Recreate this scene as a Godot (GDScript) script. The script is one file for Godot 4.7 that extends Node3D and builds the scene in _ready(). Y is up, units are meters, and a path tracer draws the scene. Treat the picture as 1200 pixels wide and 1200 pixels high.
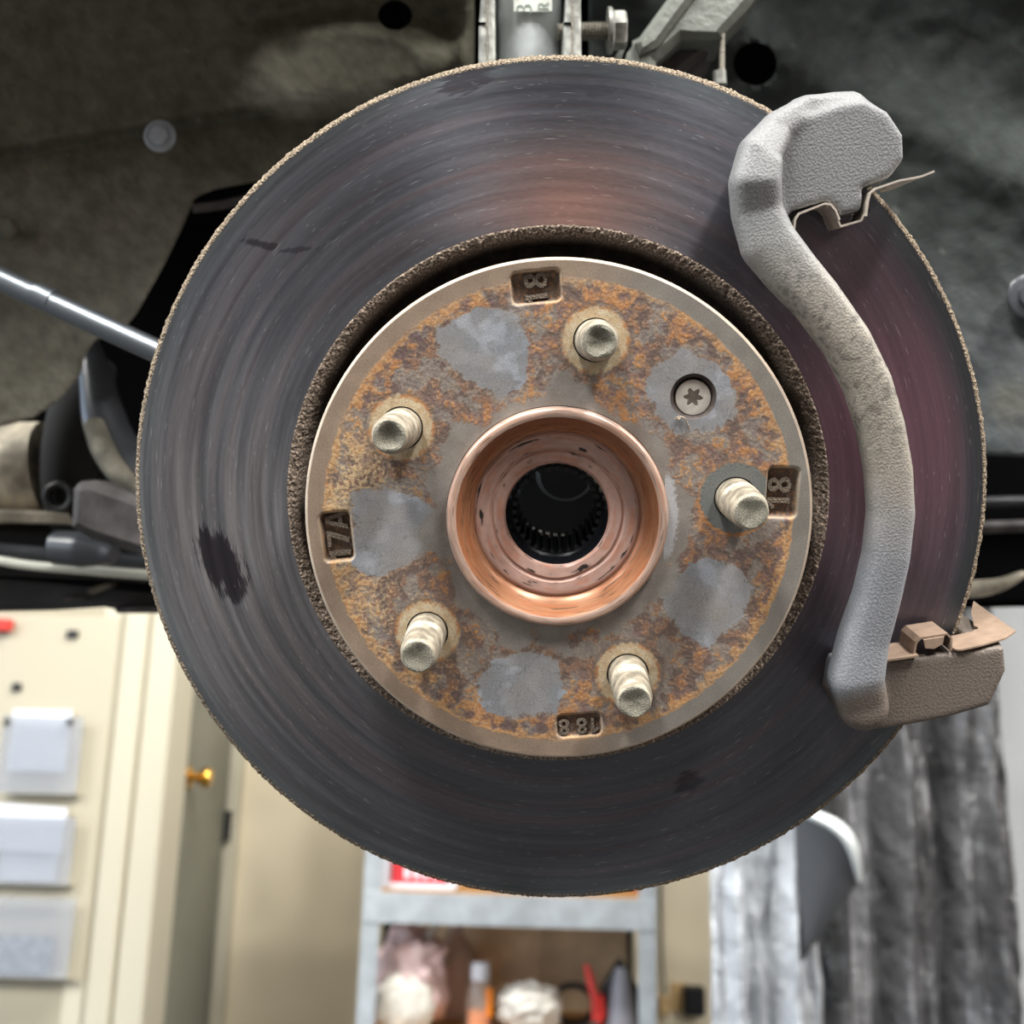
extends Node3D
# A worn brake disc on a raised car, seen from half a metre, with the workshop behind it.

const F := 1300.0                    # focal length of the photograph in pixels of its 1200 x 1200 frame
var cam_at := Vector3(0, 1.1, 0)
var cam_turn := Basis(Vector3(0.99957, 0.028589, 0.006405), Vector3(-0.029298, 0.975391, 0.218528), Vector3(0, -0.218622, 0.97581)).orthonormalized()
var hub := Transform3D(Basis(Vector3(0.999109, 0.021934, 0.036048), Vector3(-0.033823, 0.927068, 0.373365), Vector3(-0.02523, -0.374252, 0.926984)).orthonormalized(), Vector3(0.015201, 1.180501, -0.364564))
var T := {}                          # shared textures
var M := {}                          # shared materials
var rng := RandomNumberGenerator.new()


# ---------------------------------------------------------------- mesh builder
class MB:
	var v := PackedVector3Array()
	var uv := PackedVector2Array()
	var col := PackedColorArray()
	var t := PackedInt32Array()      # counter-clockwise seen from outside
	var xf := Transform3D()

	func p(a: Vector3, w := Vector2.ZERO, c := Color.WHITE) -> int:
		v.append(xf * a)
		uv.append(w)
		col.append(c)
		return v.size() - 1

	func tri(a: int, b: int, c: int) -> void:
		t.append(a); t.append(b); t.append(c)

	func quad(a: int, b: int, c: int, d: int) -> void:
		tri(a, b, c); tri(a, c, d)

	func face(pts: Array) -> void:
		var k := []
		for q in pts: k.append(p(q))
		for i in range(1, k.size() - 1): tri(k[0], k[i], k[i + 1])

	func box(size: Vector3, bevel := 0.0, at := Transform3D()) -> void:
		var keep := xf
		xf = xf * at
		var h := size / 2.0
		var b := minf(bevel, minf(h.x, minf(h.y, h.z)) * 0.9)
		if b <= 0.0: b = minf(h.x, minf(h.y, h.z)) * 0.04
		var c := {}
		for sx in [-1, 1]:
			for sy in [-1, 1]:
				for sz in [-1, 1]:
					var s := Vector3(sx, sy, sz)
					c[[s, 0]] = s * Vector3(h.x, h.y - b, h.z - b)
					c[[s, 1]] = s * Vector3(h.x - b, h.y, h.z - b)
					c[[s, 2]] = s * Vector3(h.x - b, h.y - b, h.z)
					_out([c[[s, 0]], c[[s, 1]], c[[s, 2]]], s)
		for ax in 3:
			var a1 := (ax + 1) % 3
			var a2 := (ax + 2) % 3
			for sg in [-1, 1]:
				var n := Vector3.ZERO
				n[ax] = sg
				var ring := []
				for q in [[-1, -1], [1, -1], [1, 1], [-1, 1]]:
					var s2 := n
					s2[a1] = q[0]
					s2[a2] = q[1]
					ring.append(c[[s2, ax]])
				_out(ring, n)
			for q in [[-1, -1], [1, -1], [1, 1], [-1, 1]]:
				var lo := Vector3.ZERO
				lo[a1] = q[0]
				lo[a2] = q[1]
				var m := lo
				lo[ax] = -1
				var hi := lo
				hi[ax] = 1
				_out([c[[lo, a1]], c[[hi, a1]], c[[hi, a2]], c[[lo, a2]]], m)
		xf = keep

	func _out(ring: Array, n: Vector3) -> void:
		var g: Vector3 = (ring[1] - ring[0]).cross(ring[2] - ring[0])
		if g.dot(n) < 0.0: ring.reverse()
		face(ring)

	# profile of (radius, z) turned round z; its outside lies to the right of the way it runs with z upwards
	func lathe(prof: Array, seg := 64, at := Transform3D(), wob = null) -> void:
		var keep := xf
		xf = xf * at
		var first := v.size()
		var n := prof.size()
		for i in n:
			for k in seg + 1:
				var a := TAU * k / seg
				var r: float = prof[i].x
				var z: float = prof[i].y
				if wob != null:
					var w: Vector2 = wob.call(a if k < seg else 0.0, i)
					r += w.x
					z += w.y
				p(Vector3(cos(a) * r, sin(a) * r, z), Vector2(float(k) / seg, float(i) / maxi(1, n - 1)))
		for i in n - 1:
			for k in seg:
				var a := first + i * (seg + 1) + k
				quad(a, a + 1, a + seg + 2, a + seg + 1)
		xf = keep

	func tube(path: Array, rad: Array, seg := 16, caps := true, flat := 1.0) -> void:
		var n := path.size()
		var first := v.size()
		var up := Vector3.UP
		var d0: Vector3 = (path[1] - path[0]).normalized()
		if absf(d0.dot(up)) > 0.9: up = Vector3.RIGHT
		var side := d0.cross(up).normalized()
		for i in n:
			var d: Vector3 = (path[mini(i + 1, n - 1)] - path[maxi(i - 1, 0)]).normalized()
			side = (side - d * side.dot(d)).normalized()
			var nn := side.cross(d).normalized()
			var r: float = rad[mini(i, rad.size() - 1)]
			for k in seg + 1:
				var a := TAU * k / seg
				p(path[i] + (side * cos(a) - nn * sin(a) * flat) * r, Vector2(float(k) / seg, float(i) / (n - 1)))
		for i in n - 1:
			for k in seg:
				var a := first + i * (seg + 1) + k
				quad(a, a + 1, a + seg + 2, a + seg + 1)
		if caps:
			for e in 2:
				var i0 := first + (0 if e == 0 else (n - 1) * (seg + 1))
				var ring := []
				for k in seg: ring.append(xf.affine_inverse() * v[i0 + k])
				if e == 0: ring.reverse()
				face(ring)

	# outline (x, y) with thickness from z0 up to z1, the front edge broken by a bevel
	func prism(outline: PackedVector2Array, z0: float, z1: float, bevel := 0.0) -> void:
		var o := outline.duplicate()
		if Geometry2D.is_polygon_clockwise(o): o.reverse()
		var n := o.size()
		var inner := o.duplicate()
		if bevel > 0.0:
			for i in n:
				var e1 := (o[i] - o[(i + n - 1) % n]).normalized()
				var e2 := (o[(i + 1) % n] - o[i]).normalized()
				var b := (e1 + e2).normalized()
				inner[i] = o[i] + Vector2(-b.y, b.x) * bevel
		var tris := Geometry2D.triangulate_polygon(o)
		var top := v.size()
		for q in inner: p(Vector3(q.x, q.y, z1), q)
		var bot := v.size()
		for q in o: p(Vector3(q.x, q.y, z0), q)
		for i in range(0, tris.size(), 3):
			var a := tris[i]
			var b := tris[i + 1]
			var c := tris[i + 2]
			if (o[b] - o[a]).cross(o[c] - o[a]) < 0.0:
				var sw := b
				b = c
				c = sw
			tri(top + a, top + b, top + c)
			tri(bot + a, bot + c, bot + b)
		for i in n:
			var j := (i + 1) % n
			var zc := z1 - bevel
			if bevel > 0.0: face([Vector3(o[i].x, o[i].y, zc), Vector3(o[j].x, o[j].y, zc), Vector3(inner[j].x, inner[j].y, z1), Vector3(inner[i].x, inner[i].y, z1)])
			face([Vector3(o[i].x, o[i].y, z0), Vector3(o[j].x, o[j].y, z0), Vector3(o[j].x, o[j].y, zc), Vector3(o[i].x, o[i].y, zc)])

	func blob(c: Vector3, r: Vector3, nu := 20, nv := 12, wob = null, flat_foot := false) -> void:
		var first := v.size()
		for i in nv + 1:
			for k in nu + 1:
				var th := PI * i / nv
				var ph := TAU * (k % nu) / nu
				var d := Vector3(sin(th) * cos(ph), cos(th), sin(th) * sin(ph))
				var s := 1.0
				if wob != null: s = wob.call(d)
				p(c + d * r * s, Vector2(float(k) / nu, float(i) / nv))
				if flat_foot: v[-1].y = maxf(v[-1].y, 0.0015)
		for i in nv:
			for k in nu:
				var a := first + i * (nu + 1) + k
				quad(a, a + 1, a + nu + 2, a + nu + 1)

	# grid of points (rows of equal length) with a thickness to its back
	func sheet(rows: Array, cols: Array, thick: float) -> void:
		var m := rows.size()
		var n: int = rows[0].size()
		var nor := []
		for i in m:
			for k in n:
				var du: Vector3 = rows[i][mini(k + 1, n - 1)] - rows[i][maxi(k - 1, 0)]
				var dv: Vector3 = rows[mini(i + 1, m - 1)][k] - rows[maxi(i - 1, 0)][k]
				nor.append(dv.cross(du).normalized())
		var first := v.size()
		for side in 2:
			for i in m:
				for k in n:
					p(rows[i][k] - (nor[i * n + k] * thick if side == 1 else Vector3.ZERO), Vector2(float(k) / (n - 1), float(i) / (m - 1)), cols[i][k] if cols.size() else Color.WHITE)
		var bk := first + m * n
		for i in m - 1:
			for k in n - 1:
				var a := first + i * n + k
				quad(a, a + n, a + n + 1, a + 1)
				var b := bk + i * n + k
				quad(b, b + 1, b + n + 1, b + n)
		for i in m - 1:
			quad(first + i * n, bk + i * n, bk + (i + 1) * n, first + (i + 1) * n)
			quad(first + i * n + n - 1, first + (i + 1) * n + n - 1, bk + (i + 1) * n + n - 1, bk + i * n + n - 1)
		for k in n - 1:
			quad(first + k, first + k + 1, bk + k + 1, bk + k)
			quad(first + (m - 1) * n + k, bk + (m - 1) * n + k, bk + (m - 1) * n + k + 1, first + (m - 1) * n + k + 1)

	# surface nets over a field of distances
	func nets(f: PackedFloat32Array, nx: int, ny: int, nz: int, o: Vector3, cell: float) -> void:
		var at := {}
		for k in nz - 1:
			for j in ny - 1:
				for i in nx - 1:
					var b := i + nx * (j + ny * k)
					var s0 := f[b] < 0.0
					if (f[b + 1] < 0.0) == s0 and (f[b + nx] < 0.0) == s0 and (f[b + nx + 1] < 0.0) == s0 and (f[b + nx * ny] < 0.0) == s0 and (f[b + nx * ny + 1] < 0.0) == s0 and (f[b + nx * ny + nx] < 0.0) == s0 and (f[b + nx * ny + nx + 1] < 0.0) == s0:
						continue
					var sum := Vector3.ZERO
					var cnt := 0
					for e in EDGES:
						var d0: float = f[b + e[0][0] + nx * (e[0][1] + ny * e[0][2])]
						var d1: float = f[b + e[1][0] + nx * (e[1][1] + ny * e[1][2])]
						if (d0 < 0.0) != (d1 < 0.0):
							var w := d0 / (d0 - d1)
							sum += Vector3(e[0][0], e[0][1], e[0][2]).lerp(Vector3(e[1][0], e[1][1], e[1][2]), w)
							cnt += 1
					at[b] = p(o + (Vector3(i, j, k) + sum / cnt) * cell)
		var st := [1, nx, nx * ny]
		for k in range(1, nz - 1):
			for j in range(1, ny - 1):
				for i in range(1, nx - 1):
					var b := i + nx * (j + ny * k)
					for ax in 3:
						var b2: int = b + st[ax]
						var in0 := f[b] < 0.0
						if in0 == (f[b2] < 0.0): continue
						var u: int = st[(ax + 1) % 3]
						var w: int = st[(ax + 2) % 3]
						if in0: quad(at[b - u - w], at[b - w], at[b], at[b - u])
						else: quad(at[b - u - w], at[b - u], at[b], at[b - w])

	const EDGES := [[[0,0,0],[1,0,0]],[[0,1,0],[1,1,0]],[[0,0,1],[1,0,1]],[[0,1,1],[1,1,1]],[[0,0,0],[0,1,0]],[[1,0,0],[1,1,0]],[[0,0,1],[0,1,1]],[[1,0,1],[1,1,1]],[[0,0,0],[0,0,1]],[[1,0,0],[1,0,1]],[[0,1,0],[0,1,1]],[[1,1,0],[1,1,1]]]

	# crease: edges sharper than this (degrees) stay sharp; 180 shares normals along the indices only
	func mesh(crease := 35.0, colours := false, normals := PackedVector3Array()) -> ArrayMesh:
		var nt := t.size() / 3
		var a := []
		a.resize(Mesh.ARRAY_MAX)
		var oi := PackedInt32Array()
		oi.resize(t.size())
		if normals.size() or crease >= 180.0:
			var nn := normals
			if nn.size() == 0:
				nn.resize(v.size())
				for i in nt:
					var i0 := t[i * 3]
					var i1 := t[i * 3 + 1]
					var i2 := t[i * 3 + 2]
					var g := (v[i1] - v[i0]).cross(v[i2] - v[i0])
					nn[i0] += g
					nn[i1] += g
					nn[i2] += g
				for i in nn.size(): nn[i] = nn[i].normalized()
			for i in nt:
				oi[i * 3] = t[i * 3]
				oi[i * 3 + 1] = t[i * 3 + 2]
				oi[i * 3 + 2] = t[i * 3 + 1]
			a[Mesh.ARRAY_VERTEX] = v
			a[Mesh.ARRAY_NORMAL] = nn
			a[Mesh.ARRAY_TEX_UV] = uv
			if colours: a[Mesh.ARRAY_COLOR] = col
			a[Mesh.ARRAY_INDEX] = oi
		else:
			var fn := PackedVector3Array()
			var un := PackedVector3Array()
			var by := {}
			for i in nt:
				var g := (v[t[i * 3 + 1]] - v[t[i * 3]]).cross(v[t[i * 3 + 2]] - v[t[i * 3]])
				fn.append(g)
				un.append(g.normalized())
				for c in 3:
					var key := (v[t[i * 3 + c]] * 50000.0).round()
					if not by.has(key): by[key] = PackedInt32Array()
					by[key].append(i)
			var lim := cos(deg_to_rad(crease))
			var ov := PackedVector3Array()
			var on := PackedVector3Array()
			var ou := PackedVector2Array()
			var oc := PackedColorArray()
			for i in nt:
				if un[i] == Vector3.ZERO: continue
				for c in [0, 2, 1]:
					var q: int = t[i * 3 + c]
					var g := Vector3.ZERO
					for j in by[(v[q] * 50000.0).round()]:
						if un[j].dot(un[i]) > lim: g += fn[j]
					ov.append(v[q])
					on.append(g.normalized() if g.length() > 0.0 else un[i])
					ou.append(uv[q])
					oc.append(col[q])
			a[Mesh.ARRAY_VERTEX] = ov
			a[Mesh.ARRAY_NORMAL] = on
			a[Mesh.ARRAY_TEX_UV] = ou
			if colours: a[Mesh.ARRAY_COLOR] = oc
		var am := ArrayMesh.new()
		am.add_surface_from_arrays(Mesh.PRIMITIVE_TRIANGLES, a)
		return am


func mm() -> MB:                     # a builder that is given millimetres
	var b := MB.new()
	b.xf = Transform3D(Basis().scaled(Vector3.ONE * 0.001), Vector3.ZERO)
	return b


# ---------------------------------------------------------------- naming
func thing(called: String, label: String, category: String, at := Transform3D(), group := "") -> Node3D:
	var o := Node3D.new()
	o.name = called
	o.transform = at
	add_child(o, true)
	tag(o, label, category, group)
	return o


func tag(o: Node, label: String, category: String, group := "") -> void:
	o.set_meta("label", label)
	o.set_meta("category", category)
	if group: o.set_meta("group", group)


func obj(called: String, m: Mesh, mat: Material, parent: Node = null, at := Transform3D()) -> MeshInstance3D:
	var o := MeshInstance3D.new()
	o.name = called
	o.mesh = m
	o.material_override = mat
	o.transform = at
	o.cast_shadow = GeometryInstance3D.SHADOW_CASTING_SETTING_ON
	(parent if parent else self).add_child(o, true)
	return o


func struct(called: String, m: Mesh, mat: Material, label: String, at := Transform3D()) -> MeshInstance3D:
	var o := obj(called, m, mat, null, at)
	o.set_meta("kind", "structure")
	o.set_meta("label", label)
	return o


# ---------------------------------------------------------------- places
func at(x: float, y: float, d: float) -> Vector3:      # the point d metres before the lens that the photograph shows at (x, y)
	return cam_at + cam_turn * Vector3((x - 600.0) / F * d, (600.0 - y) / F * d, -d)


func on_z(x: float, y: float, z: float) -> Vector3:    # the same, on the upright plane at that z
	var r := cam_turn * Vector3((x - 600.0) / F, (600.0 - y) / F, -1)
	return cam_at + r * ((z - cam_at.z) / r.z)


func on_hub(x: float, y: float, z: float) -> Vector3:  # the same, on the plane z (mm) before the hub's face, in the hub's own axes, mm
	var inv := hub.affine_inverse()
	var o := inv * cam_at
	var r := inv.basis * (cam_turn * Vector3((x - 600.0) / F, (600.0 - y) / F, -1))
	return (o + r * ((z * 0.001 - o.z) / r.z)) * 1000.0


# ---------------------------------------------------------------- textures and materials
func c8(r: int, g: int, b: int) -> Color:
	return Color8(r, g, b)


func fnl(seed_: int, freq: float, oct := 4) -> FastNoiseLite:
	var n := FastNoiseLite.new()
	n.seed = seed_
	n.frequency = freq
	n.fractal_octaves = oct
	n.noise_type = FastNoiseLite.TYPE_SIMPLEX_SMOOTH
	return n


func grey(seed_: int, size: int, freq: float, oct: int, lo: float, hi: float, contrast := 1.0) -> ImageTexture:
	var im := fnl(seed_, freq, oct).get_seamless_image(size, size)
	im.convert(Image.FORMAT_L8)
	var d := im.get_data()
	for i in d.size():
		var q := clampf((d[i] / 255.0 - 0.5) * contrast + 0.5, 0.0, 1.0)
		d[i] = int(255.0 * lerpf(lo, hi, q))
	return ImageTexture.create_from_image(Image.create_from_data(size, size, false, Image.FORMAT_L8, d))


func mat(called: String, c: Color, rough: float, metal := 0.0, tex := "", scale := 10.0, bump := "", relief := 0.0) -> StandardMaterial3D:
	var m := StandardMaterial3D.new()
	m.resource_name = called
	m.albedo_color = c
	m.roughness = rough
	m.metallic = metal
	if tex or bump:
		m.uv1_triplanar = true
		m.uv1_scale = Vector3.ONE * scale
		m.uv1_triplanar_sharpness = 4.0
	if tex: m.albedo_texture = T[tex]
	if bump:
		m.heightmap_enabled = true
		m.heightmap_texture = T[bump]
		m.heightmap_scale = relief
	M[called] = m
	if metal == 0.0 and rough >= 0.88: m.metallic_specular = 0.12
	return m


func vc(m: StandardMaterial3D) -> StandardMaterial3D:
	m.vertex_color_use_as_albedo = true
	return m


func textures() -> void:
	T.blotch = grey(11, 256, 0.012, 5, 0.62, 1.0, 1.6)
	T.speck = grey(12, 256, 0.06, 4, 0.55, 1.0, 1.8)
	T.grain = grey(17, 256, 0.05, 4, 0.86, 1.0, 1.5)
	T.soft = grey(13, 256, 0.01, 3, 0.88, 1.0, 1.3)
	T.rough = grey(14, 256, 0.05, 4, 0.0, 1.0, 1.7)
	T.crinkle = grey(15, 256, 0.02, 5, 0.0, 1.0, 1.8)


# ================================================================ the scene
func _ready() -> void:
	rng.seed = 7
	view_and_light()
	textures()
	materials()
	room()
	background()
	car()
	brake_disc()
	wheel_hub()
	bracket()
	clips()


func view_and_light() -> void:
	var c := Camera3D.new()
	c.name = "camera"
	c.transform = Transform3D(cam_turn, cam_at)
	c.projection = Camera3D.PROJECTION_FRUSTUM
	var lens := CameraAttributesPhysical.new()
	lens.frustum_focus_distance = 0.38
	lens.frustum_focal_length = 24.0
	lens.exposure_aperture = 7.0
	c.attributes = lens
	c.near = 0.05
	c.far = 60.0
	c.size = 2.0 * 0.05 * 600.0 / F
	add_child(c)
	c.current = true
	var e := Environment.new()
	e.tonemap_mode = Environment.TONE_MAPPER_LINEAR
	e.tonemap_exposure = 1.6
	e.background_mode = Environment.BG_SKY
	var sky := Sky.new()
	var sm := ProceduralSkyMaterial.new()
	sm.sky_top_color = c8(150, 180, 215)
	sm.sky_horizon_color = c8(215, 222, 228)
	sm.ground_bottom_color = c8(90, 88, 84)
	sm.ground_horizon_color = c8(150, 148, 142)
	sky.sky_material = sm
	e.sky = sky
	e.background_energy_multiplier = 3.2
	e.sdfgi_enabled = true
	e.ssao_enabled = true
	e.ssil_enabled = true
	var w := WorldEnvironment.new()
	w.name = "surroundings"
	w.environment = e
	add_child(w)
	# unseen ceiling lights, the outer pair added for the shelf: panel lamps, each with a light of its own size just under its diffuser
	for q in LAMPS:
		var l := AreaLight3D.new()
		l.name = "ceiling_panel_light"
		l.area_size = Vector2(q[3], q[4])
		l.light_energy = q[5]
		l.light_color = Color(1.0, 0.99, 0.97)
		l.shadow_enabled = true
		l.area_range = 14.0
		l.area_attenuation = 2.0
		l.transform = Transform3D(Basis(Vector3.RIGHT, -PI / 2), Vector3(q[0], q[1] - 0.09, q[2]))
		add_child(l, true)


# x, height, z, width, length, energy; the last two are added to light the shelf
const LAMPS := [[-0.75, 3.0, 1.1, 0.3, 1.5, 9.0], [0.85, 3.0, 1.1, 0.3, 1.5, 9.0], [0.2, 3.0, -2.0, 1.5, 0.3, 7.0], [-2.5, 3.0, 0.3, 0.3, 1.5, 11.0], [2.6, 3.0, 0.3, 0.3, 1.5, 12.0]]


func materials() -> void:
	mat("cream_paint", c8(182, 174, 151), 0.6, 0.0, "soft", 0.5)
	mat("beige_paint", c8(236, 224, 196), 0.7, 0.0, "soft", 0.5)
	mat("white_paint", c8(188, 192, 195), 0.6, 0.0, "soft", 0.5)
	mat("drab_paint", c8(120, 108, 104), 0.7)
	mat("trim_paint", c8(198, 192, 172), 0.5)
	mat("ceiling_paint", c8(225, 224, 218), 0.8)
	mat("concrete", c8(66, 64, 61), 0.7, 0.0, "blotch", 0.7, "rough", 0.03)
	mat("door_paint", c8(132, 134, 122), 0.5, 0.0, "soft", 0.6)
	mat("brass", c8(225, 175, 80), 0.22, 1.0)
	mat("lamp_white", c8(235, 235, 232), 0.5)
	var g := mat("lamp_glow", c8(255, 250, 240), 0.5)
	g.emission_enabled = true
	g.emission = Color(1.0, 0.99, 0.97)
	g.emission_energy_multiplier = 1.5
	mat("shelf_steel", c8(200, 208, 214), 0.4, 0.25, "soft", 4.0)
	mat("black_steel", c8(38, 38, 40), 0.5, 0.2)
	mat("particle_board", c8(222, 165, 95), 0.7, 0.0, "speck", 6.0)
	mat("cardboard", c8(244, 218, 180), 0.8, 0.0, "soft", 3.0)
	mat("cardboard_dark", c8(224, 200, 164), 0.8, 0.0, "soft", 3.0)
	mat("paper", c8(226, 230, 240), 0.7)
	mat("clear_pocket", c8(168, 174, 184), 0.5).albedo_color.a = 0.38
	M.clear_pocket.transparency = BaseMaterial3D.TRANSPARENCY_ALPHA
	mat("rack_plastic", c8(188, 181, 160), 0.35)
	mat("grey_pack", c8(178, 186, 194), 0.5, 0.0, "blotch", 8.0)
	mat("black_plastic", c8(24, 25, 28), 0.4)
	mat("red_paint", c8(205, 45, 35), 0.4)
	mat("red_print", c8(215, 60, 70), 0.5)
	mat("pink_bag", c8(250, 218, 216), 0.35, 0.0, "soft", 6.0, "crinkle", 0.12)
	mat("white_bag", c8(240, 236, 226), 0.5, 0.0, "soft", 9.0, "crinkle", 0.12)
	mat("orange_liquid", c8(245, 140, 30), 0.15)
	mat("tan_plastic", c8(205, 176, 128), 0.5)
	mat("grey_plastic", c8(140, 142, 152), 0.45)
	var jug := mat("clear_bottle", c8(240, 225, 215), 0.1)
	jug.albedo_color.a = 0.25
	jug.transparency = BaseMaterial3D.TRANSPARENCY_ALPHA
	mat("jug_plastic", c8(205, 182, 165), 0.4)
	vc(mat("silver_tarp", c8(205, 210, 216), 0.4, 0.1, "soft", 2.0, "crinkle", 0.5))
	vc(mat("black_tarp", c8(165, 166, 170), 0.33, 0.15, "soft", 2.0, "crinkle", 0.6))
	mat("black_tarp_plain", c8(84, 86, 90), 0.35, 0.1)
	mat("hem_white", c8(228, 235, 235), 0.4)
	# the car
	vc(mat("liner_felt", c8(255, 255, 255), 0.95, 0.0, "soft", 14.0, "rough", 0.02))
	mat("pin_plastic", c8(168, 175, 184), 0.55, 0.0, "soft", 60.0)
	mat("cavity_black", c8(6, 6, 7), 0.9)
	mat("strut_paint", c8(226, 234, 237), 0.5, 0.0, "soft", 18.0, "rough", 0.01)
	mat("zinc", c8(186, 188, 182), 0.4, 0.5, "blotch", 30.0)
	mat("bolt_steel", c8(165, 160, 148), 0.45, 0.6, "speck", 60.0)
	mat("sticker", c8(222, 226, 220), 0.5)
	mat("ink", c8(130, 146, 138), 0.6)
	mat("cast_grey", c8(112, 116, 110), 0.55, 0.2, "soft", 14.0, "rough", 0.02)
	mat("chrome", c8(118, 124, 130), 0.4, 1.0)
	mat("dirty_alloy", c8(226, 216, 194), 0.5, 0.2, "blotch", 10.0)
	mat("black_rubber", c8(15, 15, 16), 0.85)
	mat("arm_paint", c8(74, 77, 82), 0.3, 0.2, "soft", 12.0)
	mat("arm_dirt", c8(132, 128, 114), 0.8, 0.0, "blotch", 12.0)
	mat("dull_grey", c8(84, 80, 80), 0.7, 0.0, "blotch", 12.0)
	mat("seal_strip", c8(205, 208, 196), 0.4)
	mat("under_black", c8(54, 55, 60), 0.5, 0.0, "blotch", 6.0)


# ---------------------------------------------------------------- room
func slab(called: String, lo: Vector3, hi: Vector3, m: String, label: String, bevel := 0.004) -> MeshInstance3D:
	var b := MB.new()
	b.box(hi - lo, bevel)
	return struct(called, b.mesh(20.0), M[m], label, Transform3D(Basis(), (lo + hi) / 2))


func room() -> void:
	var x0 := -3.4
	var x1 := 3.4
	slab("floor", Vector3(x0 - 0.2, -0.2, -4.5), Vector3(x1 + 0.2, 0, 4.2), "concrete", "grey concrete workshop floor")
	slab("ceiling", Vector3(x0 - 0.2, 3.1, -4.5), Vector3(x1 + 0.2, 3.3, 4.2), "ceiling_paint", "pale workshop ceiling")
	# an unseen opening, added in the left wall to let daylight in
	slab("wall_left_rear", Vector3(x0 - 0.2, 0, -4.3), Vector3(x0, 3.1, -2.6), "cream_paint", "cream side wall beyond the added daylight opening")
	slab("wall_left_near", Vector3(x0 - 0.2, 0, 2.6), Vector3(x0, 3.1, 4.2), "cream_paint", "cream side wall nearest the added daylight opening")
	slab("wall_left_top", Vector3(x0 - 0.2, 2.5, -2.6), Vector3(x0, 3.1, 2.6), "cream_paint", "wall over the added daylight opening")
	slab("wall_right", Vector3(x1, 0, -4.3), Vector3(x1 + 0.2, 3.1, 4.2), "drab_paint", "drab side wall of the workshop")
	slab("wall_back", Vector3(x0, 0, -4.3), Vector3(x1, 3.1, -4.1), "beige_paint", "beige wall behind the steel shelf")
	slab("wall_front", Vector3(x0, 0, 4.0), Vector3(x1, 3.1, 4.2), "drab_paint", "drab wall behind the photographer")
	var jx := on_z(186, 960, -3.1).x
	slab("wall_jamb", Vector3(x0, 0, -3.3), Vector3(jx - 0.07, 3.1, -3.1), "cream_paint", "cream wall that carries the clear file rack")
	slab("wall_right_partition", Vector3(on_z(1168, 800, -3.3).x, 0, -3.5), Vector3(x1, 3.1, -3.3), "white_paint", "bright white partition right of the black tarp")
	var edges := [92, 118, 121, 150, 153, 187]
	for i in 3:
		var a := on_z(edges[i * 2], 960, -3.08).x
		var b := on_z(edges[i * 2 + 1], 960, -3.08).x
		slab("trim_%d" % (i + 1), Vector3(a, 0, -3.3), Vector3(b, 3.1, -3.095 + [0.0, 0.014, 0.006][i]), "trim_paint", ["flat cream casing strip beside the file rack", "raised middle casing strip of the door frame", "inner casing strip next to the grey door"][i], 0.006)
	var h := on_z(268, 960, -4.06)
	slab("trim_4", Vector3(h.x - 0.012, 0, -4.1), Vector3(h.x + 0.035, 2.15, -4.05), "trim_paint", "pale door frame strip on the hinge side of the grey door")
	for q in LAMPS:
		var o := thing("ceiling_light", "white ceiling light panel %s" % {-0.75: "above the left of the photographer", 0.85: "above the right of the photographer", 0.2: "over the car and the steel shelf", -2.5: "added near the daylight opening to light the shelf", 2.6: "added near the right side wall to light the shelf"}[q[0]], "light", Transform3D(Basis(), Vector3(q[0], q[1], q[2])), "ceiling light panels")
		var b := MB.new()
		b.box(Vector3(q[3] + 0.06, 0.1, q[4] + 0.06), 0.01, Transform3D(Basis(), Vector3(0, 0.05, 0)))
		obj("housing", b.mesh(20.0), M.lamp_white, o)
		b = MB.new()
		b.box(Vector3(q[3], 0.06, q[4]), 0.01, Transform3D(Basis(), Vector3(0, -0.03, 0)))
		obj("diffuser", b.mesh(20.0), M.lamp_glow, o)


func rect(called: String, x0: float, y0: float, x1: float, y1: float, z: float, thick: float, m: String, parent: Node, bevel := 0.002, tilt := 0.0) -> MeshInstance3D:
	var a := on_z(x0, y0, z)
	var b := on_z(x1, y1, z)
	var q := MB.new()
	q.box(Vector3(absf(b.x - a.x), absf(a.y - b.y), thick), bevel)
	return obj(called, q.mesh(20.0), M[m], parent, Transform3D(Basis(Vector3.BACK, tilt), Vector3((a.x + b.x) / 2, (a.y + b.y) / 2, z - thick / 2)))


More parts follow.
